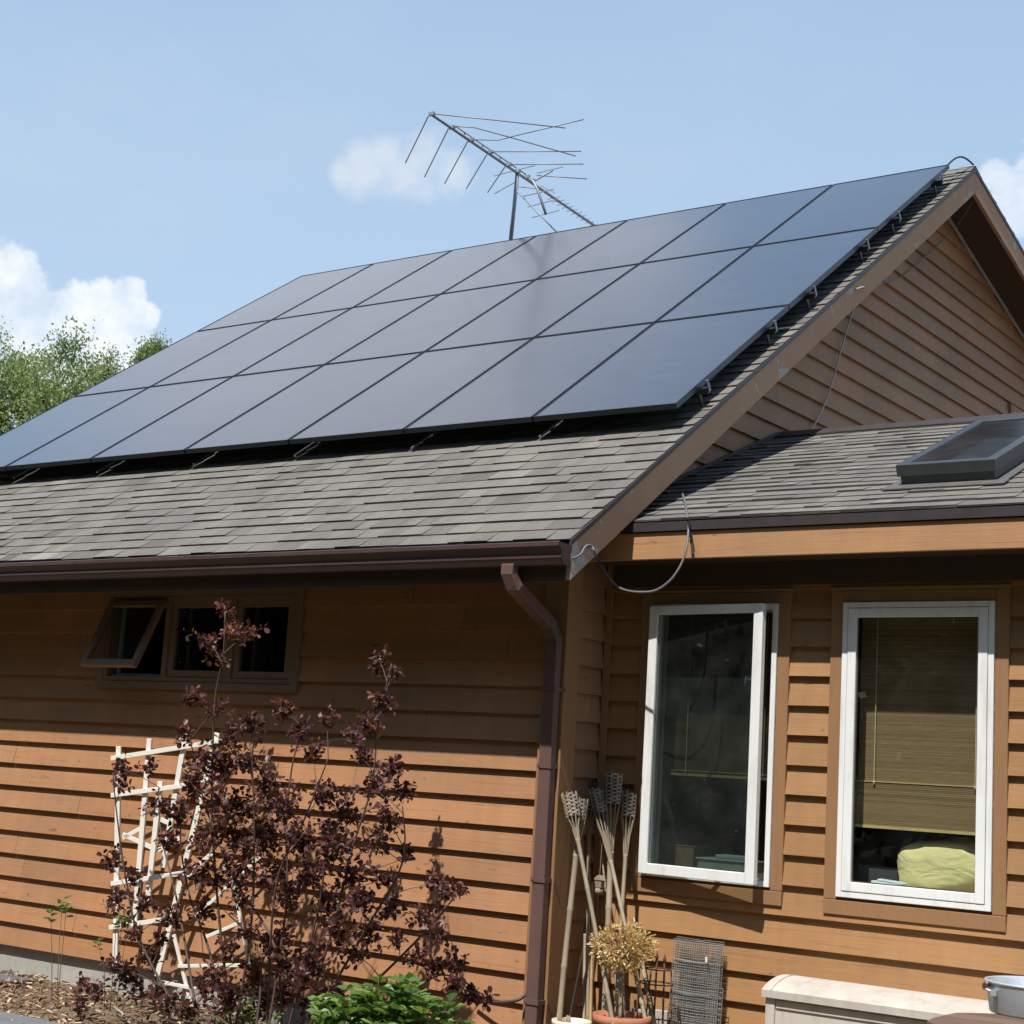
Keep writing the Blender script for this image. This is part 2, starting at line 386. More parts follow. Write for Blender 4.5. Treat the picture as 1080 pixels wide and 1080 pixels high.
def siding(mb, x0, x1, y, z_line, zmin, zmax, openings=(), joints=True, seed=1, wid=(2.8, 5.2)):
    """bevel siding facing -y. z_line = one known course line, openings = (xa, xb, za, zb)"""
    rd = random.Random(seed)
    k0 = math.floor((zmin-z_line)/S); z = z_line+k0*S
    while z < zmax:
        zb, zt = z, z+S
        # random boards along the course
        cuts = [x0]; xx = x0+rd.uniform(.5, 3)
        while xx < x1-.3 and joints: cuts.append(xx); xx += rd.uniform(*wid)
        cuts.append(x1)
        bands = sorted(set([max(zb, zmin), min(zt, zmax)]+[q for o in openings for q in (o[2], o[3]) if max(zb, zmin) < q < min(zt, zmax)]))
        for bi in range(len(cuts)-1):
            t = rd.random(); a, b = cuts[bi]+(.0012 if bi else 0), cuts[bi+1]-(.0012 if bi < len(cuts)-2 else 0)
            j0 = rd.gauss(0, .0007)
            n = max(1, int((b-a)/.25)); xs = [a+(b-a)*i/n for i in range(n+1)]
            xs = sorted(set(xs+[q for o in openings for q in (o[0], o[1]) if a < q < b]))
            wob = [j0+.0013*math.sin(2.1*q+seed+z*7) for q in xs]
            def yy(zz, w): return y-(.030+w)*(1-(zz-zb)/S)-.002
            for i in range(len(xs)-1):
                xa, xb = xs[i], xs[i+1]; xm = (xa+xb)/2
                for q in range(len(bands)-1):
                    za, zc = bands[q], bands[q+1]; zm = (za+zc)/2
                    if any(o[0] <= xm <= o[1] and o[2] <= zm <= o[3] for o in openings): continue
                    dza0 = wob[i]*.8 if za == zb else 0; dza1 = wob[i+1]*.8 if za == zb else 0
                    mb.face([(xa, yy(za, wob[i]), za+dza0), (xb, yy(za, wob[i+1]), za+dza1), (xb, yy(zc, wob[i+1]), zc), (xa, yy(zc, wob[i]), zc)], t)
                    if za == zb:
                        mb.face([(xa, y+.004, za+dza0), (xb, y+.004, za+dza1), (xb, yy(za, wob[i+1]), za+dza1), (xa, yy(za, wob[i]), za+dza0)], t*.6)
        z += S

# window boxes (outer edge of the frame)
W1 = (.333, 1.120, 1.068, 2.571); W2 = (1.497, 2.306, 1.056, 2.571)
LWc = (-3.815, -1.955, 1.995, 2.660)    # casing outline of the left strip window
LW = (-3.765, -2.005, 2.045, 2.615)
# main front wall
mb = MB(); siding(mb, XL+.35, -.012, 0, ZT, .197, 3.05, [LW], seed=3)
hp(mb, 'wall', m_sid, label='long front wall of overlapping brown boards')
# wing wall
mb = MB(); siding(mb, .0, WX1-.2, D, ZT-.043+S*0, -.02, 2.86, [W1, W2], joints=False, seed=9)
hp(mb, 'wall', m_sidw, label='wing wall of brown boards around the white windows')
# return wall between the two (faces +x) and the tall gable wall (faces +x)
def siding_x(mb, ylim, z_line, zmin, zmax, seed, wid=(1.5, 3.5)):
    rd = random.Random(seed); z = z_line+math.floor((zmin-z_line)/S)*S
    while z < zmax:
        zb, zt = max(z, zmin), min(z+S, zmax)
        if zt-zb > .004:
            ya0, yb0 = ylim(zb); ya1, yb1 = ylim(zt)
            if yb0-ya0 > .02:
                cuts = [ya0]; q = ya0+rd.uniform(.4, 2.6)
                while q < yb0-.3: cuts.append(q); q += rd.uniform(*wid)
                cuts.append(yb0)
                for i in range(len(cuts)-1):
                    a, b = cuts[i], cuts[i+1]; t = rd.random()
                    a1 = max(a, ya1) if i == 0 else min(max(a, ya1), yb1); b1 = min(b, yb1) if i == len(cuts)-2 else max(min(b, yb1), ya1)
                    g = .001
                    xo = .002+.026*(1-(zb-z)/S); xi = .002+.026*(1-(zt-z)/S)
                    mb.face([(xo, a+g, zb), (xo, b-g, zb), (xi, b1-g, zt), (xi, a1+g, zt)], t)
                    if zb == z: mb.face([(-.004, a+g, zb), (-.004, b-g, zb), (xo, b-g, zb), (xo, a+g, zb)][::-1], t*.6)
        z += S
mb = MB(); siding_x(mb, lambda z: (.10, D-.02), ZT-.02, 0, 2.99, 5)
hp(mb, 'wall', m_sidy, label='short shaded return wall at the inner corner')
TH_R = .17/math.cos(TH)
def glim(z):
    yf = YE+(z+TH_R-ZE)/TT; yb = YR+(ZR-TH_R-z)/TB
    return max(D+.002, yf), min(YB-.6, yb)
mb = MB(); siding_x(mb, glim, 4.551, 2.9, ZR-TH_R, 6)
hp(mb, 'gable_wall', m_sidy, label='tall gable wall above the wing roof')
# blind walls that close the shell
mb = MB()
mb.face([(XL+.35,0,0),(XL+.35,YB-.6,0),(XL+.35,YB-.6,zmain(YB-.6)-.2),(XL+.35,YR,ZR-.2),(XL+.35,0,zmain(0)-.2)], .5)
mb.face([(XL+.35,YB-.6,0),(.0,YB-.6,0),(0,YB-.6,zmain(YB-.6)-.2),(XL+.35,YB-.6,zmain(YB-.6)-.2)], .5)
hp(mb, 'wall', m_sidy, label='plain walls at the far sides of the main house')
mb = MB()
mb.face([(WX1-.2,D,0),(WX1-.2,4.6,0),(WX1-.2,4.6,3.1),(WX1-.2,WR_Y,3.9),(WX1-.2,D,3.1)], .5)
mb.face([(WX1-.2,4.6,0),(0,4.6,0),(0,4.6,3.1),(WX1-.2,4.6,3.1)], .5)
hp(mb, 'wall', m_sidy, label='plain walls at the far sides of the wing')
# interiors
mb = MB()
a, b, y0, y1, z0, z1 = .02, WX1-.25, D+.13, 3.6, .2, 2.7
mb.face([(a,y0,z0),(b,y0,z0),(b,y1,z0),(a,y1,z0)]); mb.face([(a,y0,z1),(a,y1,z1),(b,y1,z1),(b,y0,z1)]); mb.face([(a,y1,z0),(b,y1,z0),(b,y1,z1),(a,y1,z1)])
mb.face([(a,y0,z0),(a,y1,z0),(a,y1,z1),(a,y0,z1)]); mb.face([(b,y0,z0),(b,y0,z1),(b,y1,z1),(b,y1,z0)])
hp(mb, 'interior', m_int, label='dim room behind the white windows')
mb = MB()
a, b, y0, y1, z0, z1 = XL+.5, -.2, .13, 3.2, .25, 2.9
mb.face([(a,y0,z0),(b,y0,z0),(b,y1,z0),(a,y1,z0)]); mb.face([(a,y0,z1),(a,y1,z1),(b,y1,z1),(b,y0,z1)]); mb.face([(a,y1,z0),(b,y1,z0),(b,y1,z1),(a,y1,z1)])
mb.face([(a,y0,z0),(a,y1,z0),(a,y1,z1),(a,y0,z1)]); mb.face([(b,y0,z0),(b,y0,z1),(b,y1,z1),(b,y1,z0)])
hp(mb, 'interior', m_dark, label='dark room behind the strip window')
# foundation
mb = MB(); mb.box((XL+.36, .012, -.3), (-.02, .2, .205)); hp(mb, 'foundation', m_conc)
# corner boards
mb = MB(); mb.box((-.105, -.047, .1), (.024, -.024, 2.96)); mb.box((.026, -.047, .1), (.049, .098, 2.96))
bevel(hp(mb, 'corner_board', m_trim), .003)
mb = MB(); mb.box((.024, D-.045, .0), (.062, D-.026, 2.86)); hp(mb, 'corner_board', m_trim)

# roofs ------------------------------------------------------------
def shingles(mb, O, X, V, Nn, x0, x1, length, exp=.127, seed=2, skip=None):
    rd = random.Random(seed); O, X, V, Nn = map(U, (O, X, V, Nn)); k = 0; s = 0.0
    while s < length-.02:
        e = min(exp, length-s); x = x0-rd.uniform(0, .2); wav = rd.uniform(0, 6)
        while x < x1:
            w = rd.choice([.11,.15,.17,.2,.22,.25,.29])*rd.uniform(.9, 1.1); a, b = max(x, x0), min(x+w, x1)
            raised = rd.random() < .5; t = min(1, max(.15, rd.gauss(.52, .135)+(.05 if raised else -.05)))
            if b-a > .01 and not (skip and skip((a+b)/2, s)):
                h = (.0145 if raised else .0085)+rd.uniform(-.001, .0015); lo = s-rd.uniform(0, .004)-.0025*math.sin(a*1.7+wav); up_ = s+e+.03
                def P(q, ss, hh): return O+X*q+V*ss+Nn*hh
                dz = rd.uniform(-.0015, .003)
                n = len(mb.v)
                mb.v += [tuple(p) for p in (P(a,lo,-.001), P(b,lo,-.001), P(b,lo+dz,h), P(a,lo,h), P(a,up_,.001), P(b,up_,.001))]
                for f in ((0,1,2,3), (3,2,5,4), (0,3,4), (1,5,2)):
                    mb.f.append(tuple(n+i for i in f)); mb.t.append(t if f != (0,1,2,3) else t*.35); mb.smooth.append(False)  # butt faces toned darker: the shadow line of each course is painted in
            x += w
        s += exp; k += 1
Vf = U((0, math.cos(TH), math.sin(TH))); Nf = U((0, -math.sin(TH), math.cos(TH)))
# main roof body: deck + sloped soffit
def slab(mb, pts_top, drop, x0, x1, tone=.5):
    n = len(pts_top)
    top = [(y, z-.012) for y, z in pts_top]; bot = [(y, z-drop) for y, z in pts_top]
    for i in range(n-1):
        (ya, za), (yb, zb) = top[i], top[i+1]; (yc, zc), (yd, zd) = bot[i], bot[i+1]
        mb.hexa([(x0,yc,zc),(x1,yc,zc),(x1,yd,zd),(x0,yd,zd),(x0,ya,za),(x1,ya,za),(x1,yb,zb),(x0,yb,zb)], tone)
mb = MB(); slab(mb, [(YE+.03, zmain(YE+.03)), (YR, ZR), (YB, ZB)], TH_R, XL+.03, XR-.035)
roof = hp(mb, 'roof', m_soffit, label='steep main roof with long shallow rear slope')
mb = MB(); shingles(mb, (0, YE, ZE), (1,0,0), Vf, Nf, XL, XR, (YR-YE)/math.cos(TH), seed=4)
Vb = U((0, -math.cos(R(15.2)), math.sin(R(15.2)))); Nb = U((0, math.sin(R(15.2)), math.cos(R(15.2))))
shingles(mb, (0, YB, ZB), (1,0,0), Vb, Nb, XL, XR, (YB-YR)/math.cos(R(15.2)), seed=5)
# ridge caps
x = XL
while x < XR-.02:
    t = random.random(); x2 = min(x+.2, XR)
    p = lambda q, s, h: U((q, YR, ZR))+(-Vf*s if s >= 0 else Vb*s)+(Nf*h if s > 0 else (Nb*h if s < 0 else U((0,0,h))))
    for sgn in (1, -1):
        mb.face([p(x, .13*sgn, .02), p(x2, .13*sgn, .014), p(x2, 0, .024), p(x, 0, .03)], t)
    mb.face([p(x,.13,.02), p(x,0,.03), p(x,-.13,.02), U((x,YR,ZR-.02))], t*.4)
    x = x2
hp(mb, 'shingles', m_shin, roof)
# rake boards (front slope, back slope) on both ends, fascia under the gutter
def rake(mb, x0, x1, pts, top, bot):
    for (ya, za), (yb, zb) in zip(pts[:-1], pts[1:]):
        mb.hexa([(x0,ya,za-bot),(x1,ya,za-bot),(x1,yb,zb-bot),(x0,yb,zb-bot),(x0,ya,za-top),(x1,ya,za-top),(x1,yb,zb-top),(x0,yb,zb-top)])
mb = MB(); rake(mb, XR-.033, XR-.002, [(YE+.02, ZE+.02*TT), (YR-.0005, ZR)], .03, .225); bevel(hp(mb, 'rake_board', m_rake, label='weathered front rake board, paint peeling at its foot'), .002)
mb = MB(); rake(mb, XR-.033, XR-.002, [(YR+.0005, ZR), (YB, ZB)], .03, .225); hp(mb, 'rake_board', m_rake)
mb = MB(); rake(mb, XL, XL+.028, [(YE+.02, ZE+.02*TT), (YR-.0005, ZR)], .03, .225); rake(mb, XL, XL+.028, [(YR+.0005, ZR), (YB, ZB)], .03, .225); hp(mb, 'rake_board', m_rake)
mb = MB(); rake(mb, XR-.006, XR+.006, [(YE-.002, ZE), (YR, ZR)], .004, .034); rake(mb, XR-.006, XR+.006, [(YR, ZR), (YB, ZB)], .004, .034); hp(mb, 'drip_edge', m_drip)
mb = MB(); mb.box((XL+.03, YE+.012, 2.585), (XR-.036, YE+.04, 2.775)); hp(mb, 'fascia', m_soffit)
# thin pale batten where the rear soffit meets the gable wall
mb = MB(); yb0, yb1 = YR+.05, YB-.7
mb.bar((.034, yb0, ZR-TH_R-(yb0-YR)*TB-.012), (.034, yb1, ZR-TH_R-(yb1-YR)*TB-.012), .02, .016, (1,0,0)); hp(mb, 'batten', plain('pale_batten', (.36,.42,.46), .5))

# gutter (K profile) -----------------------------------------------
mb = MB(); gy = YE+.010
prof = [(gy, 2.775), (gy, 2.665), (gy-.066, 2.665), (gy-.078, 2.69), (gy-.084, 2.70), (gy-.084, 2.725), (gy-.112, 2.758), (gy-.112, 2.779), (gy-.100, 2.784), (gy-.100, 2.776), (gy-.108, 2.772), (gy-.108, 2.762), (gy-.08, 2.726), (gy-.08, 2.70), (gy-.062, 2.669), (gy-.004, 2.669), (gy-.004, 2.775)]
gx0, gx1 = XL, XR-.005
n = len(prof)
for i in range(n):
    (ya, za), (yb, zb) = prof[i], prof[(i+1) % n]
    mb.face([(gx0,ya,za),(gx0,yb,zb),(gx1,yb,zb),(gx1,ya,za)], .5)
for gx in (gx0, gx1):
    mb.face([(gx, y, z) for y, z in prof[:8]], .5); mb.face([(gx+.004*(1 if gx > 0 else -1), y, z) for y, z in prof[:8]], .5)
hp(mb, 'gutter', m_gutter)
# downspout
a0 = ony(538, 594, gy-.055); a0.z = 2.675
w0 = ony(585, 668, -.085)
w1 = U((w0.x-.0, -.085, w0.z-.09))
mb = MB(); ds = [a0, a0-U((0,0,.05)), a0-U((-.02,-.03,.12)), w0-U((.03,.02,-.05)), w0-U((0,0,.03)), U((w0.x, -.085, .12)), U((w0.x, -.12, .05)), U((w0.x,-.3,.02))]
mb.sweep(ds, .078, .058, (1,0,0)); dsp = bevel(hp(mb, 'downspout', m_spout), .006, 2)
for z in (1.63, 2.05, 1.02, .38):
    mb = MB(); mb.box((w0.x-.047, -.12, z-.012), (w0.x+.047, -.03, z+.012)); mb.box((w0.x-.07, -.045, z-.012), (w0.x+.062, -.038, z+.012)); mb.tube([(w0.x-.03,-.125,z),(w0.x-.03,-.115,z)], .005, 6)
    hp(mb, 'strap', m_spout, dsp)

# wing roof ---------------------------------------------------------
TW = (WR_Z-WE_Z)/(WR_Y-WE_Y); AW = math.atan(TW)
Vw = U((0, math.cos(AW), math.sin(AW))); Nw = U((0, -math.sin(AW), math.cos(AW)))
mb = MB(); slab(mb, [(WE_Y+.02, WE_Z+.02*TW), (WR_Y, WR_Z), (5.0, WR_Z-(5.0-WR_Y)*TW)], .10, .03, WX1-.02)
mb.box((.03, WE_Y+.04, 2.80), (WX1-.03, D-.03, 2.815))
roof2 = hp(mb, 'roof', m_soffit, label='low-pitched wing roof with a skylight')
mb = MB(); shingles(mb, (0, WE_Y, WE_Z), (1,0,0), Vw, Nw, .028, WX1, (WR_Y-WE_Y)/math.cos(AW), seed=14)
Vwb = U((0, -math.cos(AW), math.sin(AW))); Nwb = U((0, math.sin(AW), math.cos(AW)))
shingles(mb, (0, 5.0, WR_Z-(5.0-WR_Y)*TW), (1,0,0), Vwb, Nwb, .028, WX1, (5.0-WR_Y)/math.cos(AW), seed=15)
hp(mb, 'shingles', m_shin, roof2)
mb = MB()
for sg in (1, -1):
    V_, N_ = (Vw, Nw) if sg > 0 else (Vwb, Nwb)
    o = U((0, WR_Y, WR_Z))
    mb.face([U((.028,0,0))+o-V_*.12+N_*.018, U((WX1,0,0))+o-V_*.12+N_*.018, U((WX1,0,.03))+o, U((.028,0,.03))+o])
    mb.face([U((.028,0,0))+o-V_*.12+N_*.0, U((WX1,0,0))+o-V_*.12+N_*.0, U((WX1,0,0))+o-V_*.12+N_*.018, U((.028,0,0))+o-V_*.12+N_*.018])
hp(mb, 'ridge_cap', m_drip)
# step flashing along the wall
mb = MB()
mb.hexa([(.026,WE_Y+.05,WE_Z+.0),(.034,WE_Y+.05,WE_Z+.0),(.034,WR_Y,WR_Z-.02),(.026,WR_Y,WR_Z-.02),(.026,WE_Y+.05,WE_Z+.05),(.034,WE_Y+.05,WE_Z+.05),(.034,WR_Y,WR_Z+.04),(.026,WR_Y,WR_Z+.04)])
hp(mb, 'flashing', m_drip)
mb = MB(); mb.box((.052, WE_Y+.012, 2.786), (WX1-.03, WE_Y+.04, 2.936)); bevel(hp(mb, 'fascia', m_trimx, label='orange-brown board under the wing eave'), .003)
mb = MB(); mb.box((.052, WE_Y-.004, 2.940), (WX1, WE_Y+.03, 2.990)); hp(mb, 'drip_edge', plain('purple_brown_drip', (.045,.034,.036), .45))
mb = MB(); mb.box((.064, D-.050, 2.672), (WX1-.2, D-.032, 2.80)); hp(mb, 'frieze_board', m_soffit)

# windows ------------------------------------------------------------
def ring(mb, x0, x1, z0, z1, w, y0, y1, tone=.5):
    mb.box((x0, y0, z0), (x0+w, y1, z1), tone); mb.box((x1-w, y0, z0), (x1, y1, z1), tone)
    mb.box((x0+w, y0+.0006, z0), (x1-w, y1-.0006, z0+w), tone); mb.box((x0+w, y0+.0006, z1-w), (x1-w, y1-.0006, z1), tone)
def casing(parent, x0, x1, z0, z1, w, y, mat):
    mb = MB()
    mb.box((x0-w, y-.036, z0-w*.2), (x0-.002, y-.0, z1+w*.9)); mb.box((x1+.002, y-.036, z0-w*.2), (x1+w, y-.0, z1+w*.9))
    mb.box((x0-w, y-.038, z0-w-.02), (x1+w, y-.0, z0-w*.2-.002)); mb.box((x0-.001, y-.035, z1+.002), (x1+.001, y, z1+w*.9))
    mb.box((x0-w-.012, y-.044, z1+w*.9+.002), (x1+w+.012, y, z1+w*.9+.02))
    o = hp(mb, 'casing', mat, parent); return bevel(o, .003)
wins = []
for i, Wd in enumerate((W1, W2)):
    x0, x1, z0, z1 = Wd
    w = MB(); ring(w, x0, x1, z0, z1, .030, D-.048, D+.10)
    win = hp(w, 'window', m_vinyl, label=('tall white casement window standing slightly open' if i == 0 else 'tall white casement window, closed over a bamboo blind')); bevel(win, .003)
    casing(win, x0, x1, z0, z1, .070, D, m_trim)
    wins.append(win)
    if i == 0:
        # sash hinged at the left, swung out
        L = x1-x0-.03; ang = R(-6.5); Mx = Matrix.Translation((x0+.012, D-.050, 0)) @ Matrix.Rotation(ang, 4, 'Z')
        s = MB(); h0, h1 = z0+.012, z1-.014
        for q in ((0,-.036,h0, .058,.0,h1), (L-.058,-.036,h0, L,.0,h1), (.058,-.0354,h0, L-.058,-.0006,h0+.058), (.058,-.0354,h1-.05, L-.058,-.0006,h1)):
            s.box(q[:3], q[3:], .5, Mx)
        sash = bevel(hp(s, 'sash', m_vinyl, win), .004)
        g = MB(); g.face([Mx @ U(p) for p in ((.05,-.018,h0+.05),(L-.05,-.018,h0+.05),(L-.05,-.018,h1-.045),(.05,-.018,h1-.045))]); hp(g, 'pane', glass_mat('greenish_glass', (.68,.76,.72), 1.5, 0, .02), win)
        gk = MB(); ring(gk, .05, L-.05, h0+.05, h1-.045, .008, -.022, -.012)
        for k in range(len(gk.v)): gk.v[k] = tuple(Mx @ U(gk.v[k]))
        hp(gk, 'gasket', m_drip, win)
        # insect screen inside the frame
        sc = MB(); sc.face([(x0+.03,D+.03,z0+.03),(x1-.03,D+.03,z0+.03),(x1-.03,D+.03,z1-.03),(x0+.03,D+.03,z1-.03)])
        M = N('insect_screen'); tr = M.n('ShaderNodeBsdfTransparent'); M.col((.03,.03,.03)); mx = M.n('ShaderNodeMixShader'); mx.inputs[0].default_value = .48
        M.l(tr.outputs[0], mx.inputs[1]); M.l(M.b.outputs[0], mx.inputs[2]); M.l(mx.outputs[0], M.out.inputs['Surface'])
        hp(sc, 'screen', M.m, win)
        st = MB(); ring(st, x0+.03, x1-.03, z0+.03, z1-.03, .012, D+.022, D+.038); hp(st, 'screen_frame', plain('screen_frame_metal', (.45,.45,.44), .4, .3), win)
        # opening arm and lock on the right jamb
        ar = MB(); pe = Mx @ U((L*.55, .0, h0+.01)); ar.bar((x1-.25, D-.03, z0+.036), pe+U((0,.0,-.004)), .004, .02, (0,0,1)); hp(ar, 'arm', plain('steel_arm', (.5,.5,.5), .35, .8), win)
    else:
        s = MB(); ring(s, x0+.032, x1-.032, z0+.032, z1-.032, .048, D-.052, D-.01); bevel(hp(s, 'sash', m_vinyl, win), .004)
        g = MB(); g.face([(x0+.07,D-.03,z0+.07),(x1-.07,D-.03,z0+.07),(x1-.07,D-.03,z1-.07),(x0+.07,D-.03,z1-.07)]); hp(g, 'pane', m_gl, win)
        gk = MB(); ring(gk, x0+.08, x1-.08, z0+.08, z1-.08, .006, D-.034, D-.026); hp(gk, 'gasket', m_drip, win)
    sl = MB(); sl.box((x0-.02, D+.101, z0-.03), (x1+.02, D+.40, z0+.051)); hp(sl, 'sill', plain('inner_sill_wood', (.30,.22,.14), .5), win)

# strip window under the main eave: three lights, the left one propped open
x0, x1, z0, z1 = LW
m_brwin = wood_mat('brown_window_wood', (.27,.175,.12), (.21,.135,.092), (6,6,6), .55)
wb = MB(); ring(wb, x0, x1, z0, z1, .03, -.035, .10)
lw = bevel(hp(wb, 'window', m_brwin, label='brown strip window of three lights under the eave'), .002)
mb = MB(); c = .05
mb.box((x0-c, -.04, z0-c), (x0, -.0, z1+c)); mb.box((x1, -.04, z0-c), (x1+c, -.0, z1+c)); mb.box((x0, -.0405, z0-c), (x1, 0, z0-.002)); mb.box((x0, -.0405, z1+.002), (x1, 0, z1+c))
hp(mb, 'casing', m_brwin, lw)
lx = [x0+.03, x0+.03+.565, x0+.03+1.175, x1-.03]
for k in (1, 2):
    mb = MB(); mb.box((lx[k]-.022, -.037, z0+.03), (lx[k]+.022, .09, z1-.03)); hp(mb, 'mullion', m_brwin, lw)
for k in range(3):
    a, b = lx[k]+(.022 if k else 0), lx[k+1]-(.022 if k < 2 else 0)
    s = MB(); zz0, zz1 = z0+.032, z1-.032
    if k:
        ring(s, a+.004, b-.004, zz0, zz1, .045, -.026, .012)
        hp(s, 'sash', m_brwin, lw)
        g = MB(); g.face([(a+.03,-.005,zz0+.03),(b-.03,-.005,zz0+.03),(b-.03,-.005,zz1-.03),(a+.03,-.005,zz1-.03)]); hp(g, 'pane', glass_mat('dark_green_glass', (.5,.58,.54), 1.6), lw)
        v = MB(); v.box((a+.09, .05, zz0+.01), (a+.115, .07, zz1)); hp(v, 'inner_frame', plain('inner_screen_frame', (.20,.19,.17), .5), lw)
    else:
        h = zz1-zz0; Mx = Matrix.Translation((0, -.045, zz1)) @ Matrix.Rotation(R(-25), 4, 'X')
        for q in ((a+.004,-.018,-h, a+.045,.018,0), (b-.045,-.018,-h, b-.004,.018,0), (a+.045,-.0176,-h, b-.045,.0176,-h+.045), (a+.045,-.0176,-.04, b-.045,.0176,0)):
            s.box(q[:3], q[3:], .5, Mx)
        hp(s, 'sash', m_brwin, lw, 'awning sash propped open at the bottom')
        g = MB(); g.face([Mx @ U(p) for p in ((a+.03,0,-h+.03),(b-.03,0,-h+.03),(b-.03,0,-.03),(a+.03,0,-.03))]); hp(g, 'pane', glass_mat('awning_glass', (.6,.66,.66), 1.7, 0, .03), lw)
        v = MB(); ring(v, a+.03, b-.01, zz0, zz1-.01, .022, .03, .05); hp(v, 'inner_frame', plain('white_screen_frame', (.32,.36,.40), .5), lw)
        v = MB(); v.box((a+.02, .0, z0+.03), (b-.02, .03, z0+.04)); hp(v, 'track', plain('pale_track', (.4,.45,.5), .4, .5), lw)

# small gable window that just shows behind the skylight
q = onx(1065, 428, .03)
mb = MB(); ring(mb, 0, .1, 0, .1, .05, 0, .1); mb.v = []; mb.f = []; mb.t = []; mb.smooth = []
gy0, gz1 = q.y, q.z+.02
def ringx(mb, y0, y1, z0, z1, w, x0, x1):
    mb.box((x0, y0, z0), (x1, y0+w, z1)); mb.box((x0, y1-w, z0), (x1, y1, z1)); mb.box((x0, y0+w, z0), (x1-.001, y1-w, z0+w)); mb.box((x0, y0+w, z1-w), (x1-.001, y1-w, z1))
ringx(mb, gy0+.07, gy0+1.2, gz1-1.0, gz1-.07, .045, .02, .06)
gw = hp(mb, 'window', m_vinyl, label='white window low in the gable, mostly hidden by the skylight')
mb = MB(); ringx(mb, gy0, gy0+1.27, gz1-1.07, gz1, .068, .0, .045); hp(mb, 'casing', m_trim, gw)
mb = MB(); mb.face([(.035,gy0+.1,gz1-.95),(.035,gy0+1.15,gz1-.95),(.035,gy0+1.15,gz1-.1),(.035,gy0+.1,gz1-.1)]); hp(mb, 'pane', m_gldark, gw)

# skylight on the wing roof -----------------------------------------
def wroof(u, v, h):
    d = ray(u, v); o = U((0, WE_Y, WE_Z))+Nw*h; t = (o-CAM).dot(Nw)/d.dot(Nw); p = CAM+d*t
    return p.x, (p-o).dot(Vw)
H = .13
xa, sa = wroof(943.5, 491, H); xb, sb = wroof(1050, 483.5, H); xc, sc_ = wroof(1013, 444.5, H)
s0 = (sa+sb)/2; s1 = min(sc_, (WR_Y-WE_Y)/math.cos(AW)+.02); x0s, x1s = xa, xb
print('SKYLIGHT', xa, xb, xc, sa, sb, sc_)
def PW(x, s, h): return U((x, WE_Y, WE_Z))+Vw*s+Nw*h
m_alu = plain('dark_bronze_aluminium', (.075,.08,.088), .38, .3, .1)
mb = MB()
def wbox(mb, xa, xb, sa, sb, ha, hb):
    mb.hexa([PW(xa,sa,ha),PW(xb,sa,ha),PW(xb,sb,ha),PW(xa,sb,ha),PW(xa,sa,hb),PW(xb,sa,hb),PW(xb,sb,hb),PW(xa,sb,hb)])
wbox(mb, x0s+.015, x1s-.015, s0+.015, s0+.04, 0, H-.03); wbox(mb, x0s+.015, x1s-.015, s1-.04, s1-.015, 0, H-.03)
wbox(mb, x0s+.015, x0s+.04, s0+.04, s1-.04, 0, H-.03); wbox(mb, x1s-.04, x1s-.015, s0+.04, s1-.04, 0, H-.03)
sky_l = hp(mb, 'skylight', m_alu, label='dark framed skylight low on the wing roof')
mb = MB(); w = .055
wbox(mb, x0s, x1s, s0, s0+w, H-.065, H); wbox(mb, x0s, x1s, s1-w, s1, H-.065, H); wbox(mb, x0s, x0s+w, s0+w, s1-w, H-.065, H); wbox(mb, x1s-w, x1s, s0+w, s1-w, H-.065, H)
bevel(hp(mb, 'frame', plain('grey_aluminium', (.085,.092,.10), .36, .4, .1), sky_l), .004)
mb = MB(); mb.face([PW(x0s+w,s0+w,H-.008),PW(x1s-w,s0+w,H-.008),PW(x1s-w,s1-w,H-.008),PW(x0s+w,s1-w,H-.008)]); hp(mb, 'pane', glass_mat('skylight_glass', (.40,.45,.48), 1.75, .18, .02), sky_l)
mb = MB(); mb.face([PW(x0s+.02,s0+.02,.02),PW(x1s-.02,s0+.02,.02),PW(x1s-.02,s1-.02,.02),PW(x0s+.02,s1-.02,.02)]); hp(mb, 'shaft', plain('skylight_shaft', (.085,.095,.105), .8), sky_l)
mb = MB(); wbox(mb, x0s-.06, x1s+.06, s0-.09, s0+.012, .012, .02); wbox(mb, x0s-.05, x0s+.012, s0+.012, s1, .012, .019); wbox(mb, x1s-.012, x1s+.05, s0+.012, s1, .012, .019); hp(mb, 'flashing', plain('lead_flashing', (.12,.115,.11), .6, .2), sky_l)

# ------------------------------------------------------------------ solar array
GK = 1.0034
PX = CAM.x+GK*(-.0388-4.7426); PYs = CAM.y+GK*(1.1208+7.101)
HP = .165
base_s = (PYs-YE)/math.cos(TH)-.02
PWD, PLN = 1.04*GK, 1.7443*GK
def PR(x, s, h): return U((x, YE, ZE))+Vf*s+Nf*h
# find slope distance of the bottom-right corner exactly
d = ray(713.4, 425.6); o = PR(0, 0, HP); t = (o-CAM).dot(Nf)/d.dot(Nf); p = CAM+d*t; PX = p.x; base_s = (p-o).dot(Vf)
d = ray(6.5, 491.1); t = (o-CAM).dot(Nf)/d.dot(Nf); p6 = CAM+d*t; print('PANEL', PX, base_s, 'i6', p6.x, (p6-o).dot(Vf), 'W', (PX-p6.x)/6)
PWD = (PX-p6.x)/6
d = ray(999.4, 173.3); t = (o-CAM).dot(Nf)/d.dot(Nf); p3 = CAM+d*t; print('L', ((p3-o).dot(Vf)-base_s)/3, 'x', p3.x)
PLN = ((p3-o).dot(Vf)-base_s)/3
M = N('black_solar_cells'); M.set(.22, 0, .6)
v = M.geo((1,1,1)); nz = M.noise(v, .55, 4, .6); nf = M.noise(v, 3.0, 5, .6)
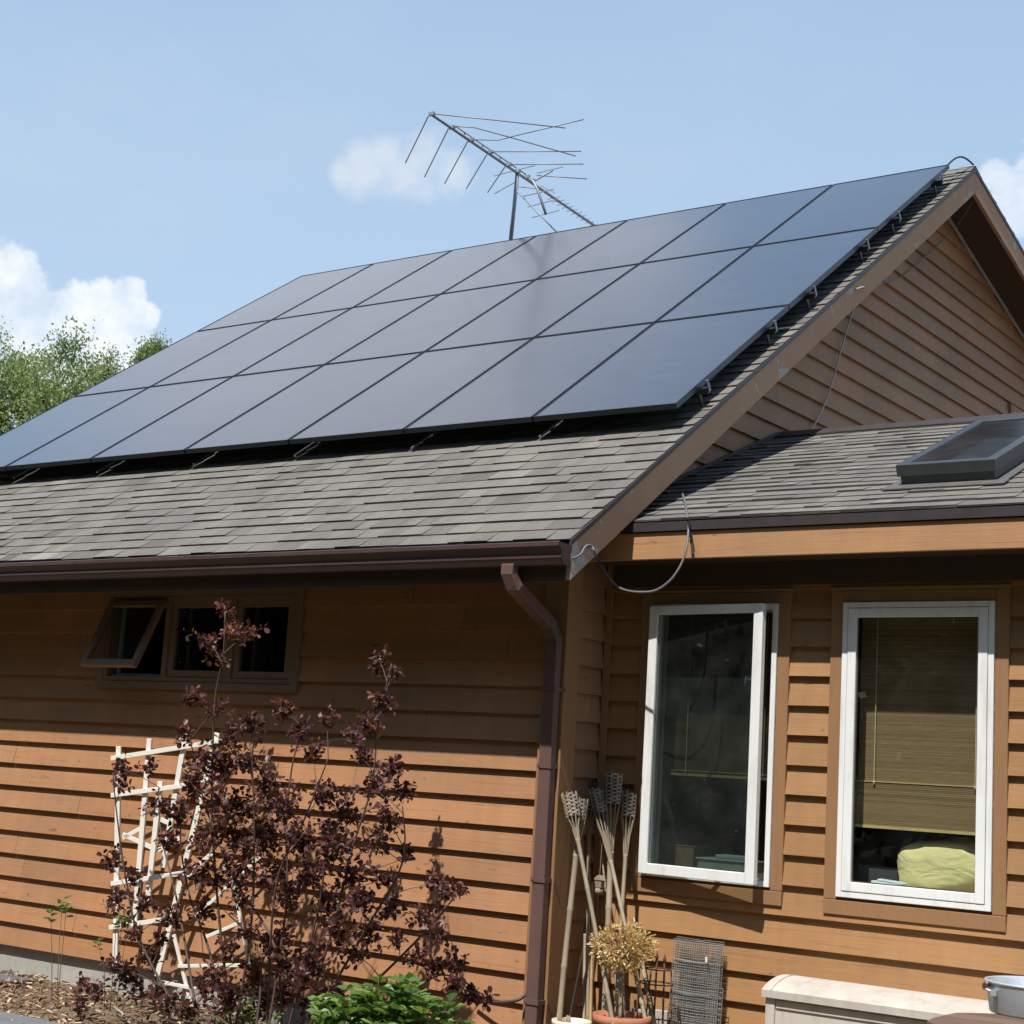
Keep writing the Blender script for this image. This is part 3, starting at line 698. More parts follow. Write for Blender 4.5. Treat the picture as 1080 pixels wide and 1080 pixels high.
dz_ = M.noise(M.geo((1,5,5)), 2.2, 6, .7); M.col(M.mix(M.ramp(dz_, [(.45,(0,0,0)),(.8,(.6,.6,.6))]), M.mix(nf, (.014,.014,.021), (.022,.020,.027)), (.055,.053,.056)))
M.b.inputs['Coat Weight'].default_value = 1.0; M.b.inputs['Coat Roughness'].default_value = .17; M.b.inputs['Coat IOR'].default_value = 1.55
M.b.inputs['Specular IOR Level'].default_value = .8
rr = M.n('ShaderNodeMapRange'); rr.inputs['To Min'].default_value = .16; rr.inputs['To Max'].default_value = .36; M.l(nz, rr.inputs['Value']); M.l(rr.outputs[0], M.b.inputs['Roughness'])
m_cell = M.m
m_pf = plain('black_anodised_frame', (.035,.04,.048), .36, .5, .1)
m_pf2 = plain('silver_anodised_edge', (.26,.29,.33), .38, .6, .1)
rows = ('bottom', 'middle', 'top'); cols = ('first', 'second', 'third', 'fourth', 'fifth', 'sixth', 'seventh')
gap = .007
def panel_meshes():
    fr = MB(); w, l = PWD-2*gap, PLN-2*gap; t = .035; e = .007
    # local frame: x to the left edge negative, y upslope, z normal
    ring_ = [((-w,0,-t),(-w+e,l,0)), ((-e,0,-t),(0,l,0)), ((-w+e,.0004,-t),(-e,e,0)), ((-w+e,l-e,-t),(-e,l-.0004,0))]
    for a, b in ring_: fr.box(a, b)
    gl = MB(); gl.box((-w+e,e,-.009), (-e,l-e,-.0035))
    return fr, gl
RM = Matrix.Rotation(TH, 4, 'X')
proto = None
for j in range(3):
    for i in range(7):
        pos = PR(PX-i*PWD-gap, base_s+j*PLN+gap, HP)
        if i == 0: where = 'rightmost, next to the rake board'
        elif i == 6: where = 'leftmost, at the left edge of the array'
        else: where = cols[i]+' from the right-hand end'
        lab = 'black glass solar panel in the %s row, %s' % (rows[j], where)
        e = thing('solar_panel', lab, 'solar panel', pos, 'solar panels on the main roof')
        e.rotation_euler = (TH, 0, 0)
        if proto is None:
            fr, gl = panel_meshes(); f = fr.build('frame', m_pf, e); g = gl.build('glass', m_cell, e); proto = (f, g)
        else:
            for q in proto: c = q.copy(); COL.objects.link(c); c.parent = e
# pale rail / clamp pieces: rails running up the slope, their feet showing below the array
m_rail = plain('mill_aluminium_rail', (.42,.45,.47), .38, .85, .1)
mrd = plain('black_rail', (.05,.055,.06), .4, .6)
for k, (u, vv) in enumerate(((570,463), (435,475), (311.7,483), (205,491.7), (103,500), (15,506))):
    d = ray(u, vv); o = PR(0,0,.02); t = (o-CAM).dot(Nf)/d.dot(Nf); p = CAM+d*t; s = (p-o).dot(Vf)
    e = thing('mounting_rail', 'pale metal strip poking out under the array, %s from the right' % cols[k], 'rail', PR(p.x, s, .02), 'mounting rails under the array')
    mb = MB(); Mx = Matrix.Rotation(TH, 4, 'X')
    mb.box((-.007,.0,.010), (.007,.5,.022)); r_ = mb.build('rail', m_rail, e); r_.rotation_euler = (TH,0,0)
    mb = MB(); mb.box((-.014,.34,-.010), (.014,.38,.0095)); r_ = mb.build('foot', mrd, e); r_.rotation_euler = (TH,0,0)
# cross rails under the panels with end feet visible along the right edge
fi = 0
for j in range(3):
    for fr_ in (.2, .8):
        s = base_s+(j+fr_)*PLN
        a, b = PR(PX-7*PWD-.02, s, HP-.058), PR(PX+.035, s, HP-.058)
        e = thing('cross_rail', 'black rail end under the %s row of panels at the rake, %s of the pair' % (rows[j], 'lower' if fr_ < .5 else 'upper'), 'rail', b, 'cross rails carrying the panels')
        mb = MB(); mb.bar(a-b, U((0,0,0)), .036, .04, Nf); mb.build('rail', mrd, e)
        mb = MB(); mb.bar(U((.006,0,0))+Nf*.058, U((.006,0,0))-Nf*.006, .028, .006, Vf); mb.bar(U((-.004,0,0))+Nf*.062, U((.009,0,0))+Nf*.062, .028, .005, Vf); mb.build('clamp', plain('grey_clamp', (.16,.18,.2), .4, .6), e)
        mb = MB(); mb.bar(U((-.07,0,0))-Nf*.012, U((-.07,0,0))-Nf*(HP-.058-.012), .03, .010, Vf); mb.build('foot', mrd, e)
# conduit hump over the ridge corner
mb = MB(); pts = [onz(999,175,ZR+.03)]
a = PR(PX-.05, base_s+3*PLN, HP-.03); b = U((XR-.02, YR, ZR+.035))
pts = [a+(b-a)*t+U((0,0,.085*math.sin(math.pi*t))) for t in [i/10 for i in range(11)]]
mb.tube(pts, .008, 6); tag(mb.build('cable', plain('black_cable', (.03,.03,.035), .5)), 'black cable arching over the ridge beside the top right panel', 'cable')

# ------------------------------------------------------------------ antenna
m_ant = plain('grey_antenna_metal', (.30,.32,.36), .5, .3, .15)
mp0 = ony(538.4, 256, YR); mp1 = ony(545.8, 182, YR); dd = (mp0-mp1); mbase = mp1+dd*((mp1.z-ZR-.02)/(-dd.z))
ant = thing('antenna', 'large grey television antenna on a mast behind the roof ridge', 'antenna', mbase)
def ap(mb, name): return local(mb.build(name, m_ant), ant)
mb = MB(); mb.tube([mbase, mp1+(mp1-mbase).normalized()*.04], .021, 8); ap(mb, 'mast')
g0 = ony(545.6, 202, YR); g1 = ony(590, 247.7, YR); dg = (g1-g0); g1 = g0+dg*((g0.z-ZR-.02)/(-dg.z))
mb = MB(); mb.tube([g0, g1], .008, 5); ap(mb, 'stay')
zb = mp1.z
def zp(u, v): return onz(u, v, zb)
A0, A1 = zp(455.4, 120.8), zp(630.6, 240.5)
mb = MB(); mb.tube([A0, A1], .015, 6); o2 = (A1-A0)
mb.tube([A0+o2*.12+U((0,0,.045)), A0+o2*.52+U((0,0,.045))], .007, 5)
for k in range(9): p = A0+o2*(.12+.05*k); mb.tube([p, p+U((0,0,.045))], .006, 4)
ap(mb, 'boom')
arms = [[(451.8,122.5),(427.7,171.8)],[(472.9,135.7),(447.7,186.8)],[(493.4,149),(469,193.5)],[(513.6,162.7),(492,198.8)],[(532.9,175.5),(514.3,203)],
        [(456.6,120),(520,126.5),(596.2,135)],[(478,133),(500,134.5),(535,144),(607,164.6)],[(497.5,147.3),(525,147.8),(549,141.8),(615.5,126)],[(518,160),(613,159.6)],[(537,173.5),(615.5,173)],[(566,185),(619,188.7)]]
for a in arms:
    mb = MB(); pts = [zp(*q) for q in a]
    mb.tube(pts, .0065, 5); ap(mb, 'element')
for u, v in ((455.5,120.5),(476.5,134.5),(497,148),(517,161),(536.5,174),(546,181),(556,187)):
    p = zp(u, v); mb = MB(); mb.box(p-U((.03,.014,.012)), p+U((.03,.014,.02))); ap(mb, 'insulator')
for k in range(10):
    p = A0+o2*(.70+.03*k); ln = .085-.003*k
    mb = MB(); mb.tube([p-U((ln,-.0,0)), p+U((ln,0,0))], .0045, 4); ap(mb, 'director')
yq = zp(556.5, 187).y
cv = [ony(*q, yq) for q in ((556.5,187),(562,191),(567,200),(575.7,226))]
mb = MB(); mb.tube(cv, .014, 6); ap(mb, 'reflector_arm')
cv = [ony(*q, yq) for q in ((556.5,187),(566,190),(583,179.5))]
mb = MB(); mb.tube(cv, .008, 6); ap(mb, 'reflector_arm')
for a, b in (((521,185.5),(563.7,174.7)), ((521.5,204.3),(546,190.5)), ((547,197),(568.5,199.5)), ((551.7,207.2),(584.2,199.5)), ((556.5,218.3),(586.6,210.4)), ((560.8,229.6),(589.7,221.9)), ((566,182.7),(593.8,176)), ((563.7,191),(583,180.3)), ((570,196),(585,203.5))):
    mb = MB(); mb.tube([ony(*a, yq), ony(*b, yq)], .0055, 4); ap(mb, 'reflector_rod')

# ------------------------------------------------------------------ loose cables on the wall
mcab = plain('grey_coax', (.16,.16,.17), .45); mcabl = plain('pale_coax', (.42,.36,.30), .5)
def smooth(pts, n=8):
    pts = [U(p) for p in pts]; out = []
    for i in range(len(pts)-1):
        p0, p1, p2, p3 = pts[max(i-1,0)], pts[i], pts[i+1], pts[min(i+2, len(pts)-1)]
        for k in range(n):
            t = k/n; out.append(.5*((2*p1)+(p2-p0)*t+(2*p0-5*p1+4*p2-p3)*t*t+(3*p1-p0-3*p2+p3)*t**3))
    return out+[pts[-1]]
xk = XR+.012
c = [onx(603.5,589,xk), onx(612,584,xk), onx(622,577,xk), onx(626,583,xk)]
c2 = [(630,588),(637,601),(648,616),(660,622.5),(676,624.5),(692,622.5),(707,612),(718,596),(724,578),(726,560),(726,548)]
yk = WE_Y-.015
k0 = len(c2)
pts = [onx(603.5,589,xk), onx(612,585,xk), onx(618,576,xk), onx(624,576,xk), onx(628,584,xk)]+[ony(u, v, yk-.12*math.sin(math.pi*i/(k0-1))) for i, (u, v) in enumerate(c2)]
def wr(u, v): x, s = wroof(u, v, .03); return PW(x, s, .03)
pts += [wr(725, 545), wr(723, 532), wr(720, 521)]
mb = MB(); mb.tube(smooth(pts, 6), .0065, 6); tag(mb.build('cable', mcab), 'grey cable hanging in a loop below the corner of the eaves', 'cable')
mb = MB(); mb.tube(smooth([ony(726,560,yk), ony(729,570,yk), ony(731,586,yk)], 5), .005, 5); tag(mb.build('cable', plain('brown_cable', (.09,.06,.045), .5)), 'short brown cable end against the orange eave board', 'cable')
xg = XR+.01
pts = [onx(903,305,xg), onx(911,303,xg), onx(908,310,.2), onx(901,324,.06), onx(894,345,.045), onx(886,372,.045), onx(880,395,.045), onx(870,425,.045), onx(860,446,.045), onx(851,461,.06)]
mb = MB(); mb.tube(smooth(pts, 5), .0065, 6); tag(mb.build('cable', mcabl), 'pale cable running down the gable boards from the rake', 'cable')
pts = [U((.05, 5.50, ZR-.36)), onx(1028, 207, XR-.04), onx(1020, 222, .25), onx(1012, 234, .12), onx(998, 250, .05), onx(975, 272, .045), onx(950, 292, .045), onx(921, 301, .2)]
mb = MB(); mb.tube(smooth(pts[1:], 5), .0045, 5); tag(mb.build('cable', mcab), 'thin grey wire along the underside of the gable peak', 'cable')

# ------------------------------------------------------------------ behind the windows
def blind(x0, x1, z0, z1, y, mat, label, fold):
    e = thing('window_blind', label, 'blind', ((x0+x1)/2, y, z0))
    mb = MB(); z = z0+fold; n = 0
    while z < z1:
        h = .0062; t = random.random()
        mb.box((x0, y-.002, z), (x1, y+.002, z+h-.001), t); z += h
    local(mb.build('slats', mat), e)
    mb = MB(); z = z0
    while z < z0+fold:
        t = random.random(); mb.box((x0-.01, y-.012, z), (x1+.01, y-.006, z+.0075), t); z += .0092
    local(mb.build('valance_fold', mat), e)
    mb = MB(); mb.box((x0-.012, y-.018, z0-.014), (x1+.012, y-.002, z0)); mb.box((x0-.01, y-.016, z0+fold), (x1+.01, y-.004, z0+fold+.005)); local(mb.build('bottom_rail', plain('blind_rail', (.42,.36,.16), .5)), e)
    for fx in (.13, .86):
        mb = MB(); xx = x0+(x1-x0)*fx; mb.tube([(xx, y-.02, z1), (xx, y-.022, z0+fold)], .002, 4); mb.lathe([(0,-.012),(.006,-.008),(.004,.006),(0,.01)], (xx, y-.022, z0+fold), 6); local(mb.build('cord', plain('blind_cord', (.6,.52,.34), .7)), e)
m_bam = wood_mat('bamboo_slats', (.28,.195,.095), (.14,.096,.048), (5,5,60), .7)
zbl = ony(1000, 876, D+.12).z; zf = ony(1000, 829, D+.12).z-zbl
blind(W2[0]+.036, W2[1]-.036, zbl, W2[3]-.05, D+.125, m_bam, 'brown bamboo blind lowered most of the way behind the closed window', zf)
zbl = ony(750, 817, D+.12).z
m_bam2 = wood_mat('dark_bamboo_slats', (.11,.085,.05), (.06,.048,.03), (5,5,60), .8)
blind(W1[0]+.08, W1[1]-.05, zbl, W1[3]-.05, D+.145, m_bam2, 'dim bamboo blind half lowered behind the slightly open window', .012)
# cushion
def blob(name, c, r, label, cat, mat, nu=20, nv=14, wr=.10, seed=1, sq=.7):
    from mathutils import noise as mn
    mb = MB(); idx = []
    for j in range(nv+1):
        ph = math.pi*j/nv
        for i in range(nu*2):
            th = math.pi*i/nu
            cx_, cy_, cz_ = math.sin(ph)*math.cos(th), math.sin(ph)*math.sin(th), math.cos(ph)
            f = lambda q: math.copysign(abs(q)**sq, q)
            p = U((f(cx_)*r[0], f(cy_)*r[1], f(cz_)*r[2]))
            p *= 1+wr*mn.noise(U((cx_*2.2+seed, cy_*2.2, cz_*2.2)))+wr*.5*mn.noise(U((cx_*6, cy_*6+seed, cz_*6)))
            mb.v.append(tuple(p))
    for j in range(nv):
        for i in range(nu*2):
            i2 = (i+1) % (nu*2); mb.f.append((j*nu*2+i, (j+1)*nu*2+i, (j+1)*nu*2+i2, j*nu*2+i2)); mb.t.append(.5); mb.smooth.append(True)
    o = mb.build(name, mat); o.location = c; return tag(o, label, cat)
def cloth(name, c, wr_=.3):
    M = N(name); M.set(.85, 0, .2); n = M.noise(M.geo((1,1,1)), 14, 4); M.col(M.mix(n, tuple(x*.8 for x in c), c))
    w = M.n('ShaderNodeTexNoise'); w.inputs['Scale'].default_value = 6; w.inputs['Distortion'].default_value = 1.2; M.l(M.geo((1,1,2.2)), w.inputs['Vector']); M.bump(w.outputs['Fac'], .45, .03); return M.m
zs = W2[2]+.052
ds_ = MB(); 
cpos = ony(997, 917, D+.24); cpos.z = zs+.13
m_yel = cloth('yellow_fabric', (.66,.62,.30))
cu = blob('cushion', cpos, (.25,.10,.145), 'pale yellow cushion lying on the sill of the closed window', 'cushion', m_yel, seed=4)
cu.rotation_euler = (0, R(-9), 0)
cb = MB(); p = ony(938, 935, D+.17); cb.box((-.10,-.03,0), (.10,.05,.012)); cb.box((-.09,-.036,.0125), (.07,.045,.03)); cb.box((-.06,-.03,.0305),(.09,.04,.043))
o = bevel(cb.build('folded_cloth', cloth('pale_blue_cloth', (.55,.63,.66))), .005); o.location = (p.x, p.y-.0, zs); o.rotation_euler = (0,R(4),R(8)); tag(o, 'folded pale blue cloth on the sill left of the yellow cushion', 'cloth')
cb = MB(); p = ony(930, 912, D+.26); cb.box((-.12,-.03,0), (.10,.04,.105)); cb.box((-.11,-.033,.02),(-.02,-.0302,.09), .9)
o = bevel(cb.build('box', plain('dark_carton', (.035,.038,.045), .6)), .004); o.location = (p.x, p.y, zs); tag(o, 'dark box on the sill behind the pale blue cloth', 'box')
# things behind the half-open window
def tbl(x0, x1, y0, y1, z, label):
    e = thing('desk', label, 'desk', ((x0+x1)/2, (y0+y1)/2, .2)); mt = plain('desk_wood', (.20,.15,.09), .5)
    mb = MB(); mb.box((x0,y0,z-.03),(x1,y1,z)); local(mb.build('top', mt), e)
    for x in (x0+.04, x1-.04):
        for y in (y0+.04, y1-.04):
            mb = MB(); mb.box((x-.025,y-.025,.2),(x+.025,y+.025,z-.03)); local(mb.build('leg', mt), e)
zd = W1[2]+.0
tbl(.25, 2.6, D+.32, D+.95, zd-.01, 'wooden desk standing inside below the windows')
p = ony(768, 905, D+.26)
cb = MB(); cb.box((-.15,-.08,0), (.17,.09,.05)); cb.box((-.16,-.09,.05),(.18,.10,.062)); cb.box((-.05,-.06,.0625),(.14,.06,.085), .7)
o = bevel(cb.build('storage_tin', plain('teal_plastic', (.42,.53,.53), .5)), .006); o.location = (p.x, p.y, W1[2]+.052); tag(o, 'teal box lying inside the slightly open window', 'box')
p = ony(722, 900, D+.33)
cb = MB(); cb.box((-.09,-.06,0), (.09,.06,.11)); cb.box((-.095,-.065,.11), (.095,-.01,.115))
o = bevel(cb.build('carton', plain('brown_carton', (.26,.20,.12), .8)), .004); o.location = (p.x, p.y, W1[2]+.052); tag(o, 'brown carton inside left of the teal box', 'carton')

# ------------------------------------------------------------------ torches and poles in the corner
m_bamb = wood_mat('grey_bamboo', (.37,.295,.205), (.22,.175,.12), (12,12,1.5), .6)
m_bamb2 = wood_mat('tan_bamboo', (.50,.335,.16), (.36,.23,.11), (12,12,1.5), .55)
def weave(name, k):
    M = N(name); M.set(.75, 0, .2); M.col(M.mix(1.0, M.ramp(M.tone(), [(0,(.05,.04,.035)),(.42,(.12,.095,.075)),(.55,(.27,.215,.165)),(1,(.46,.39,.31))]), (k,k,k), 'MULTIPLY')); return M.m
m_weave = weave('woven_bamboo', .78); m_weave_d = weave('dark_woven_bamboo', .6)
def pole_mb(a, b, r):
    mb = MB(); L = (b-a).length; n = max(2, int(L/.26)); pts = []; rr = []
    bend = U((random.uniform(-1,1), random.uniform(-1,1), 0))*.008
    for i in range(n):
        t0 = i/n; t1 = (i+1)/n
        for t, f in ((t0+.002, 1.16), (t0+.012, 1.0), ((t0+t1)/2, .96), (t1-.012, 1.0), (t1-.002, 1.16)):
            pts.append(a.lerp(b, t)+bend*math.sin(math.pi*t)); rr.append(r*f)
    mb.tube(pts, rr, 8, random.random()); return mb
def torch(top, neck, foot, r, label, dark=False, tall=.13, cap=False, rad=.042):
    """top: top of basket, neck: where ribs gather into the pole, foot on the ground"""
    d = (top-neck).normalized(); e = thing('torch', label, 'torch', foot, 'bamboo garden torches in the corner')
    local(pole_mb(foot, neck, r).build('pole', m_bamb if not dark else m_bamb), e)
    X = d.orthogonal().normalized(); Y = d.cross(X)
    L = (top-neck).length; bl = min(tall, L*.62)
    mb = MB(); nr = 9
    for k in range(nr):
        a = 2*math.pi*k/nr; q = X*math.cos(a)+Y*math.sin(a)
        mb.tube([neck-d*.02+q*r*.7, neck+d*(L-bl)*.5+q*(rad*.42), neck+d*(L-bl)+q*rad*.9, top-d*.02+q*rad*1.02, top+d*random.uniform(-.004,.014)+q*rad*1.05], .0036, 4, random.random())
    local(mb.build('ribs', m_bamb), e)
    mb = MB(); nb = max(6, int(bl/.0105)); n = 20
    for j in range(nb):
        f0, f1 = j/nb, (j+.99)/nb; n0 = random.random()
        for k in range(n):
            o_ = (k//2+j) % 2; a0 = 2*math.pi*(k-.12)/n; a1 = 2*math.pi*(k+1.12)/n; am = (a0+a1)/2
            bulge = rad*(1.10 if o_ else .96)*(1-.08*f0)*random.uniform(.98, 1.03); lo = bulge*.97
            t = (random.uniform(.5, .95) if o_ else random.uniform(.02, .35)); t = t*.8+n0*.2
            def Q(a, f, r): return top-d*(.004+f*bl)+(X*math.cos(a)+Y*math.sin(a))*r
            mb.face([Q(a0,f0,lo), Q(am,f0,bulge*.97), Q(am,f1,bulge*.97), Q(a0,f1,lo)], t); mb.face([Q(am,f0,bulge*.97), Q(a1,f0,lo), Q(a1,f1,lo), Q(am,f1,bulge*.97)], t)
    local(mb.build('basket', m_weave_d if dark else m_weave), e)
    mb = MB(); c = top-d*bl
    mb.tube([c, top-d*.02], rad*.72, 10); 
    local(mb.build('fuel_can', plain('dull_can', (.10,.095,.09), .5, .5)), e)
    if cap:
        mb = MB(); mb.lathe([(.001,.07),(.008,.055),(.012,.03),(.05,.004),(.052,.0),(0,0)], (0,0,0), 14); o = mb.build('cap', m_drip); o.parent = e; o.location = top-foot
def foot_of(a, b):  # extend a->b down to the ground
    d = b-a; return a+d*(a.z/(-d.z))
def TP(u, v, y): return ony(u, v, y)
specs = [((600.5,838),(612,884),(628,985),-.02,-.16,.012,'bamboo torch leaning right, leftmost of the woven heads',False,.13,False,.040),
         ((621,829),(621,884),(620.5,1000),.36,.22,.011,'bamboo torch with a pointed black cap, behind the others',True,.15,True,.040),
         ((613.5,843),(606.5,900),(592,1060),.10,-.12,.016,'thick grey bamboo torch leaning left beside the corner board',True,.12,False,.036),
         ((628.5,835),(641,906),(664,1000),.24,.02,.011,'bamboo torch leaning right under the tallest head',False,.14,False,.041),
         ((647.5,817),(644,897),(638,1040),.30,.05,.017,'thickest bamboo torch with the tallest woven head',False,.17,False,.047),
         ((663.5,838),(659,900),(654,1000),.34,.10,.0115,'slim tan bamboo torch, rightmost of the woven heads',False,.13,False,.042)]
for top, neck, low, yt, yl, r, lab, dk, tall, cap, rad in specs:
    a = TP(*top, yt); b = TP(*low, yl)
    f = foot_of(a, b); 
    # neck on the straight line a->f at the neck's pixel height
    nk = TP(*neck, yt); t = (a.z-nk.z)/(a.z-f.z); nkp = a.lerp(f, t)
    torch(a, nkp, f, r, lab, dk, tall, cap, rad)
stakes = [((622,965),(600,1075),.38,.18,.007,'thin dark stick leaning in the corner behind the torches',m_weave_d),
          ((617,985),(616,1075),.30,.14,.009,'pale bamboo stake standing behind the dried plant, left of the pair',m_bamb),
          ((624,930),(622,1075),.34,.16,.0095,'tan bamboo stake standing behind the dried plant, right of the pair',m_bamb2),
          ((632,880),(652,1072),.36,.1,.006,'thin grey cane leaning right between the torches',m_bamb),
          ((655,985),(650,1070),.2,.02,.009,'short pale cane rising behind the dried plant',m_bamb),
          ((672,985),(690,1078),.32,.1,.012,'bamboo stick leaning right behind the dried plant',m_bamb),
          ((666,1000),(682,1078),.3,.1,.008,'narrow bamboo stick beside the rusty plant cage',m_bamb2)]
for a, b, ya, yb_, r, lab, mt in stakes:
    p = TP(*a, ya); q = foot_of(p, TP(*b, yb_)); o = pole_mb(q-q, p-q, r).build('garden_stake', mt); o.location = q; tag(o, lab, 'stake', 'bamboo stakes in the corner')
# small carved wooden ornament hanging among the poles
p = TP(632, 934, .2)
e = thing('hanging_ornament', 'small weathered wooden ornament hanging among the torches', 'ornament', p-U((0,0,.06)))
mb = MB(); Mx = Matrix.Translation(p); mb.box((-.022,-.018,-.01),(.022,.018,.03),.4,Mx)
mb.hexa([Mx@U(q) for q in ((-.03,-.022,.03),(.03,-.022,.03),(.03,.022,.03),(-.03,.022,.03),(-.002,-.022,.056),(.002,-.022,.056),(.002,.022,.056),(-.002,.022,.056))], .8)
mb.lathe([(0,-.05),(.02,-.045),(.026,-.03),(.02,-.014),(0,-.01)], p, 10, .6)
local(mb.build('body', wood_mat('driftwood', (.36,.29,.21), (.2,.155,.11), (20,20,20))), e)
mb = MB(); mb.tube([p+U((0,0,.055)), p+U((-.004,.02,.34))], .0018, 4); local(mb.build('string', m_bamb), e)

# ------------------------------------------------------------------ dried plant in a clay pot
pc = TP(656, 1070, -.10); potz = pc.z
m_terra = plain('terracotta', (.42,.17,.095), .8, 0, .2, 12, .2, .3)
pot = thing('flower_pot', 'terracotta pot holding the dried yellow plant', 'flower pot', (pc.x, pc.y, 0))
mb = MB(); mb.lathe([(.0,.0),(.10,.0),(.135,potz-.05),(.15,potz-.05),(.152,potz),(.138,potz),(.132,potz-.03),(.0,potz-.03)], (0,0,0), 28); mb.build('body', m_terra, pot)
mb = MB(); mb.lathe([(.131,potz-.028),(.06,potz-.018),(0,potz-.015)], (0,0,0), 20); mb.build('soil', plain('potting_soil', (.20,.155,.12), .95, 0, .4, 60, .1, .8), pot)
dp = thing('dried_plant', 'round head of dried yellow leaves on a bare stem in a pot', 'plant', (pc.x, pc.y, potz-.02))
hc = TP(657, 1001, -.10)
mb = MB()
for k in range(5):
    a = random.uniform(0, 6.28); mb.tube(smooth([U((pc.x+.02*math.cos(a), pc.y+.02*math.sin(a), potz-.03)), U((hc.x+.015*math.cos(a), hc.y, hc.z-.13)), hc+U((random.gauss(0,.03), random.gauss(0,.03), -.02))], 4), [.008]*9 if False else .0065, 6)
local(mb.build('stem', m_bamb), dp)
m_dry = foliage('dried_yellow_leaves', [(0,(.34,.20,.075)),(.4,(.58,.39,.16)),(.75,(.74,.56,.28)),(1,(.84,.74,.50))], .25, .7)
mb = MB(); mt = MB()
for k in range(620):
    d = U(rng.normal(size=3)).normalized(); d.z = d.z*.85+.05
    r = .168*random.uniform(.45, 1)**.6*(1.0 if d.z > -.3 else .85); p = hc+U((d.x*r, d.y*r, d.z*r*.88))
    if k % 3 == 0: mt.tube([hc+d*.02, p], .0014, 3, random.random())
    for q in range(2):
        dd = (d+U(rng.normal(size=3))*.5).normalized(); mb.leaf(p+U(rng.normal(size=3))*.008, dd, U(rng.normal(size=3)), random.uniform(.018,.032), random.uniform(.009,.014), random.random(), .4)
local(mb.build('leaves', m_dry), dp); local(mt.build('twigs', m_bamb2), dp)
# pale pot at the corner, cut by the picture
pc2 = TP(603, 1076, -.15)
pot2 = thing('flower_pot', 'pale cream pot at the foot of the downspout corner', 'flower pot', (pc2.x, pc2.y, 0))
mb = MB(); mb.lathe([(0,0),(.08,0),(.095,pc2.z-.03),(.105,pc2.z-.025),(.105,pc2.z),(.09,pc2.z),(.085,pc2.z-.05),(0,pc2.z-.05)], (0,0,0), 24); mb.build('body', plain('cream_ceramic', (.68,.62,.50), .5), pot2)
mb = MB()
for k in range(14): a = random.uniform(0,6.28); r = random.uniform(0,.07); mb.tube([(r*math.cos(a), r*math.sin(a), pc2.z-.05), (r*math.cos(a)*1.1, r*math.sin(a)*1.1, pc2.z+random.uniform(-.02,.03))], .006, 5)
mb.build('contents', m_bamb, pot2)

# ------------------------------------------------------------------ rusty cage, mesh, boards
m_rust = plain('rusty_rod', (.085,.045,.032), .8, .2, .3, 30)
cg = TP(697, 1075, .12); ct = TP(693, 1008, .12); ct2 = TP(701, 1011, .12)
cage = thing('plant_cage', 'rusty wire plant cage with two finials beside the dried plant', 'plant cage', (cg.x, cg.y, 0))
for p in (ct, ct2):
    mb = MB(); f = U((p.x+(.01 if p is ct2 else -.004), p.y, 0)); mb.tube([f, p], .0055, 6); mb.lathe([(0,-.022),(.008,-.018),(.010,-.006),(.006,.004),(.003,.016),(0,.03)], p, 8); local(mb.build('upright', m_rust), cage)
for (u, v, r) in ((694,1022,.07),(692,1037,.095),(696,1078,.11)):
    c = TP(u, v, .12); mb = MB(); mb.tube([c+U((r*math.cos(a), r*.8*math.sin(a), 0)) for a in [2*math.pi*k/24 for k in range(25)]], .004, 5, cap=False); local(mb.build('ring', m_rust), cage)
for s in (-1, 1):
    mb = MB(); mb.tube([U((ct.x+s*.10, .16, 0)), U((ct.x+s*.06, .17, TP(694,1022,.12).z))], .0045, 5); local(mb.build('upright', m_rust), cage)
# hardware-cloth roll
m_wire = plain('galvanised_wire', (.36,.36,.35), .55, .25, .15)
q0 = TP(711, 990, D-.10); q1 = TP(761, 991, D-.10)
mesh_e = thing('wire_mesh', 'flattened roll of grey wire mesh leaning on the wall', 'wire mesh', ((q0.x+q1.x)/2, D-.14, 0))
def grid(mb, x0, x1, y, z0, z1, cell, r, lean, skew=0, jit=.001):
    n = int((x1-x0)/cell); k = int((z1-z0)/cell)
    for i in range(n+1):
        x = x0+(x1-x0)*i/n+random.gauss(0, jit); mb.tube([(x+skew*1.0, y-lean, z0), (x+skew*.5+random.gauss(0,jit), y-lean*.5, (z0+z1)/2), (x, y, z1+random.gauss(0,jit*2))], r, 3, cap=False)
    for j in range(k+1):
        z = z0+(z1-z0)*j/k+random.gauss(0, jit); t = 1-j/k; sk = skew*t; mb.tube([(x0+sk, y-lean*t, z), ((x0+x1)/2+sk, y-lean*t-.006, z+random.gauss(0,jit*2)), (x1+sk, y-lean*t, z+random.gauss(0,jit))], r, 3, cap=False)
for li, (dy, cell, r, zt, sh) in enumerate(((0,.0125,.0018,q0.z,0), (.02,.0127,.0017,q0.z-.004,.004), (.035,.0126,.0017,q0.z+.01,-.003), (-.012,.026,.0024,q0.z-.22,.006))):
    mb = MB(); grid(mb, q0.x+sh, q1.x+sh+(.02 if li == 3 else 0), D-.10+dy, 0, zt, cell, r, .09, .02, .0012); local(mb.build('mesh_layer', m_wire), mesh_e)
mb = MB()
for k in range(5):
    z = q0.z-.10-.16*k; mb.tube(smooth([(q0.x-.006, D-.115-.02*k, z), ((q0.x+q1.x)/2, D-.13-.02*k, z+random.gauss(0,.006)), (q1.x+.012, D-.10-.02*k, z-.004)], 4), .0022, 4)
local(mb.build('binding_wire', m_wire), mesh_e)
p = TP(745, 1012, D-.14); mb = MB(); mb.box(p-U((.006,.002,.014)), p+U((.006,.002,.014))); local(mb.build('tag', m_vinyl), mesh_e)
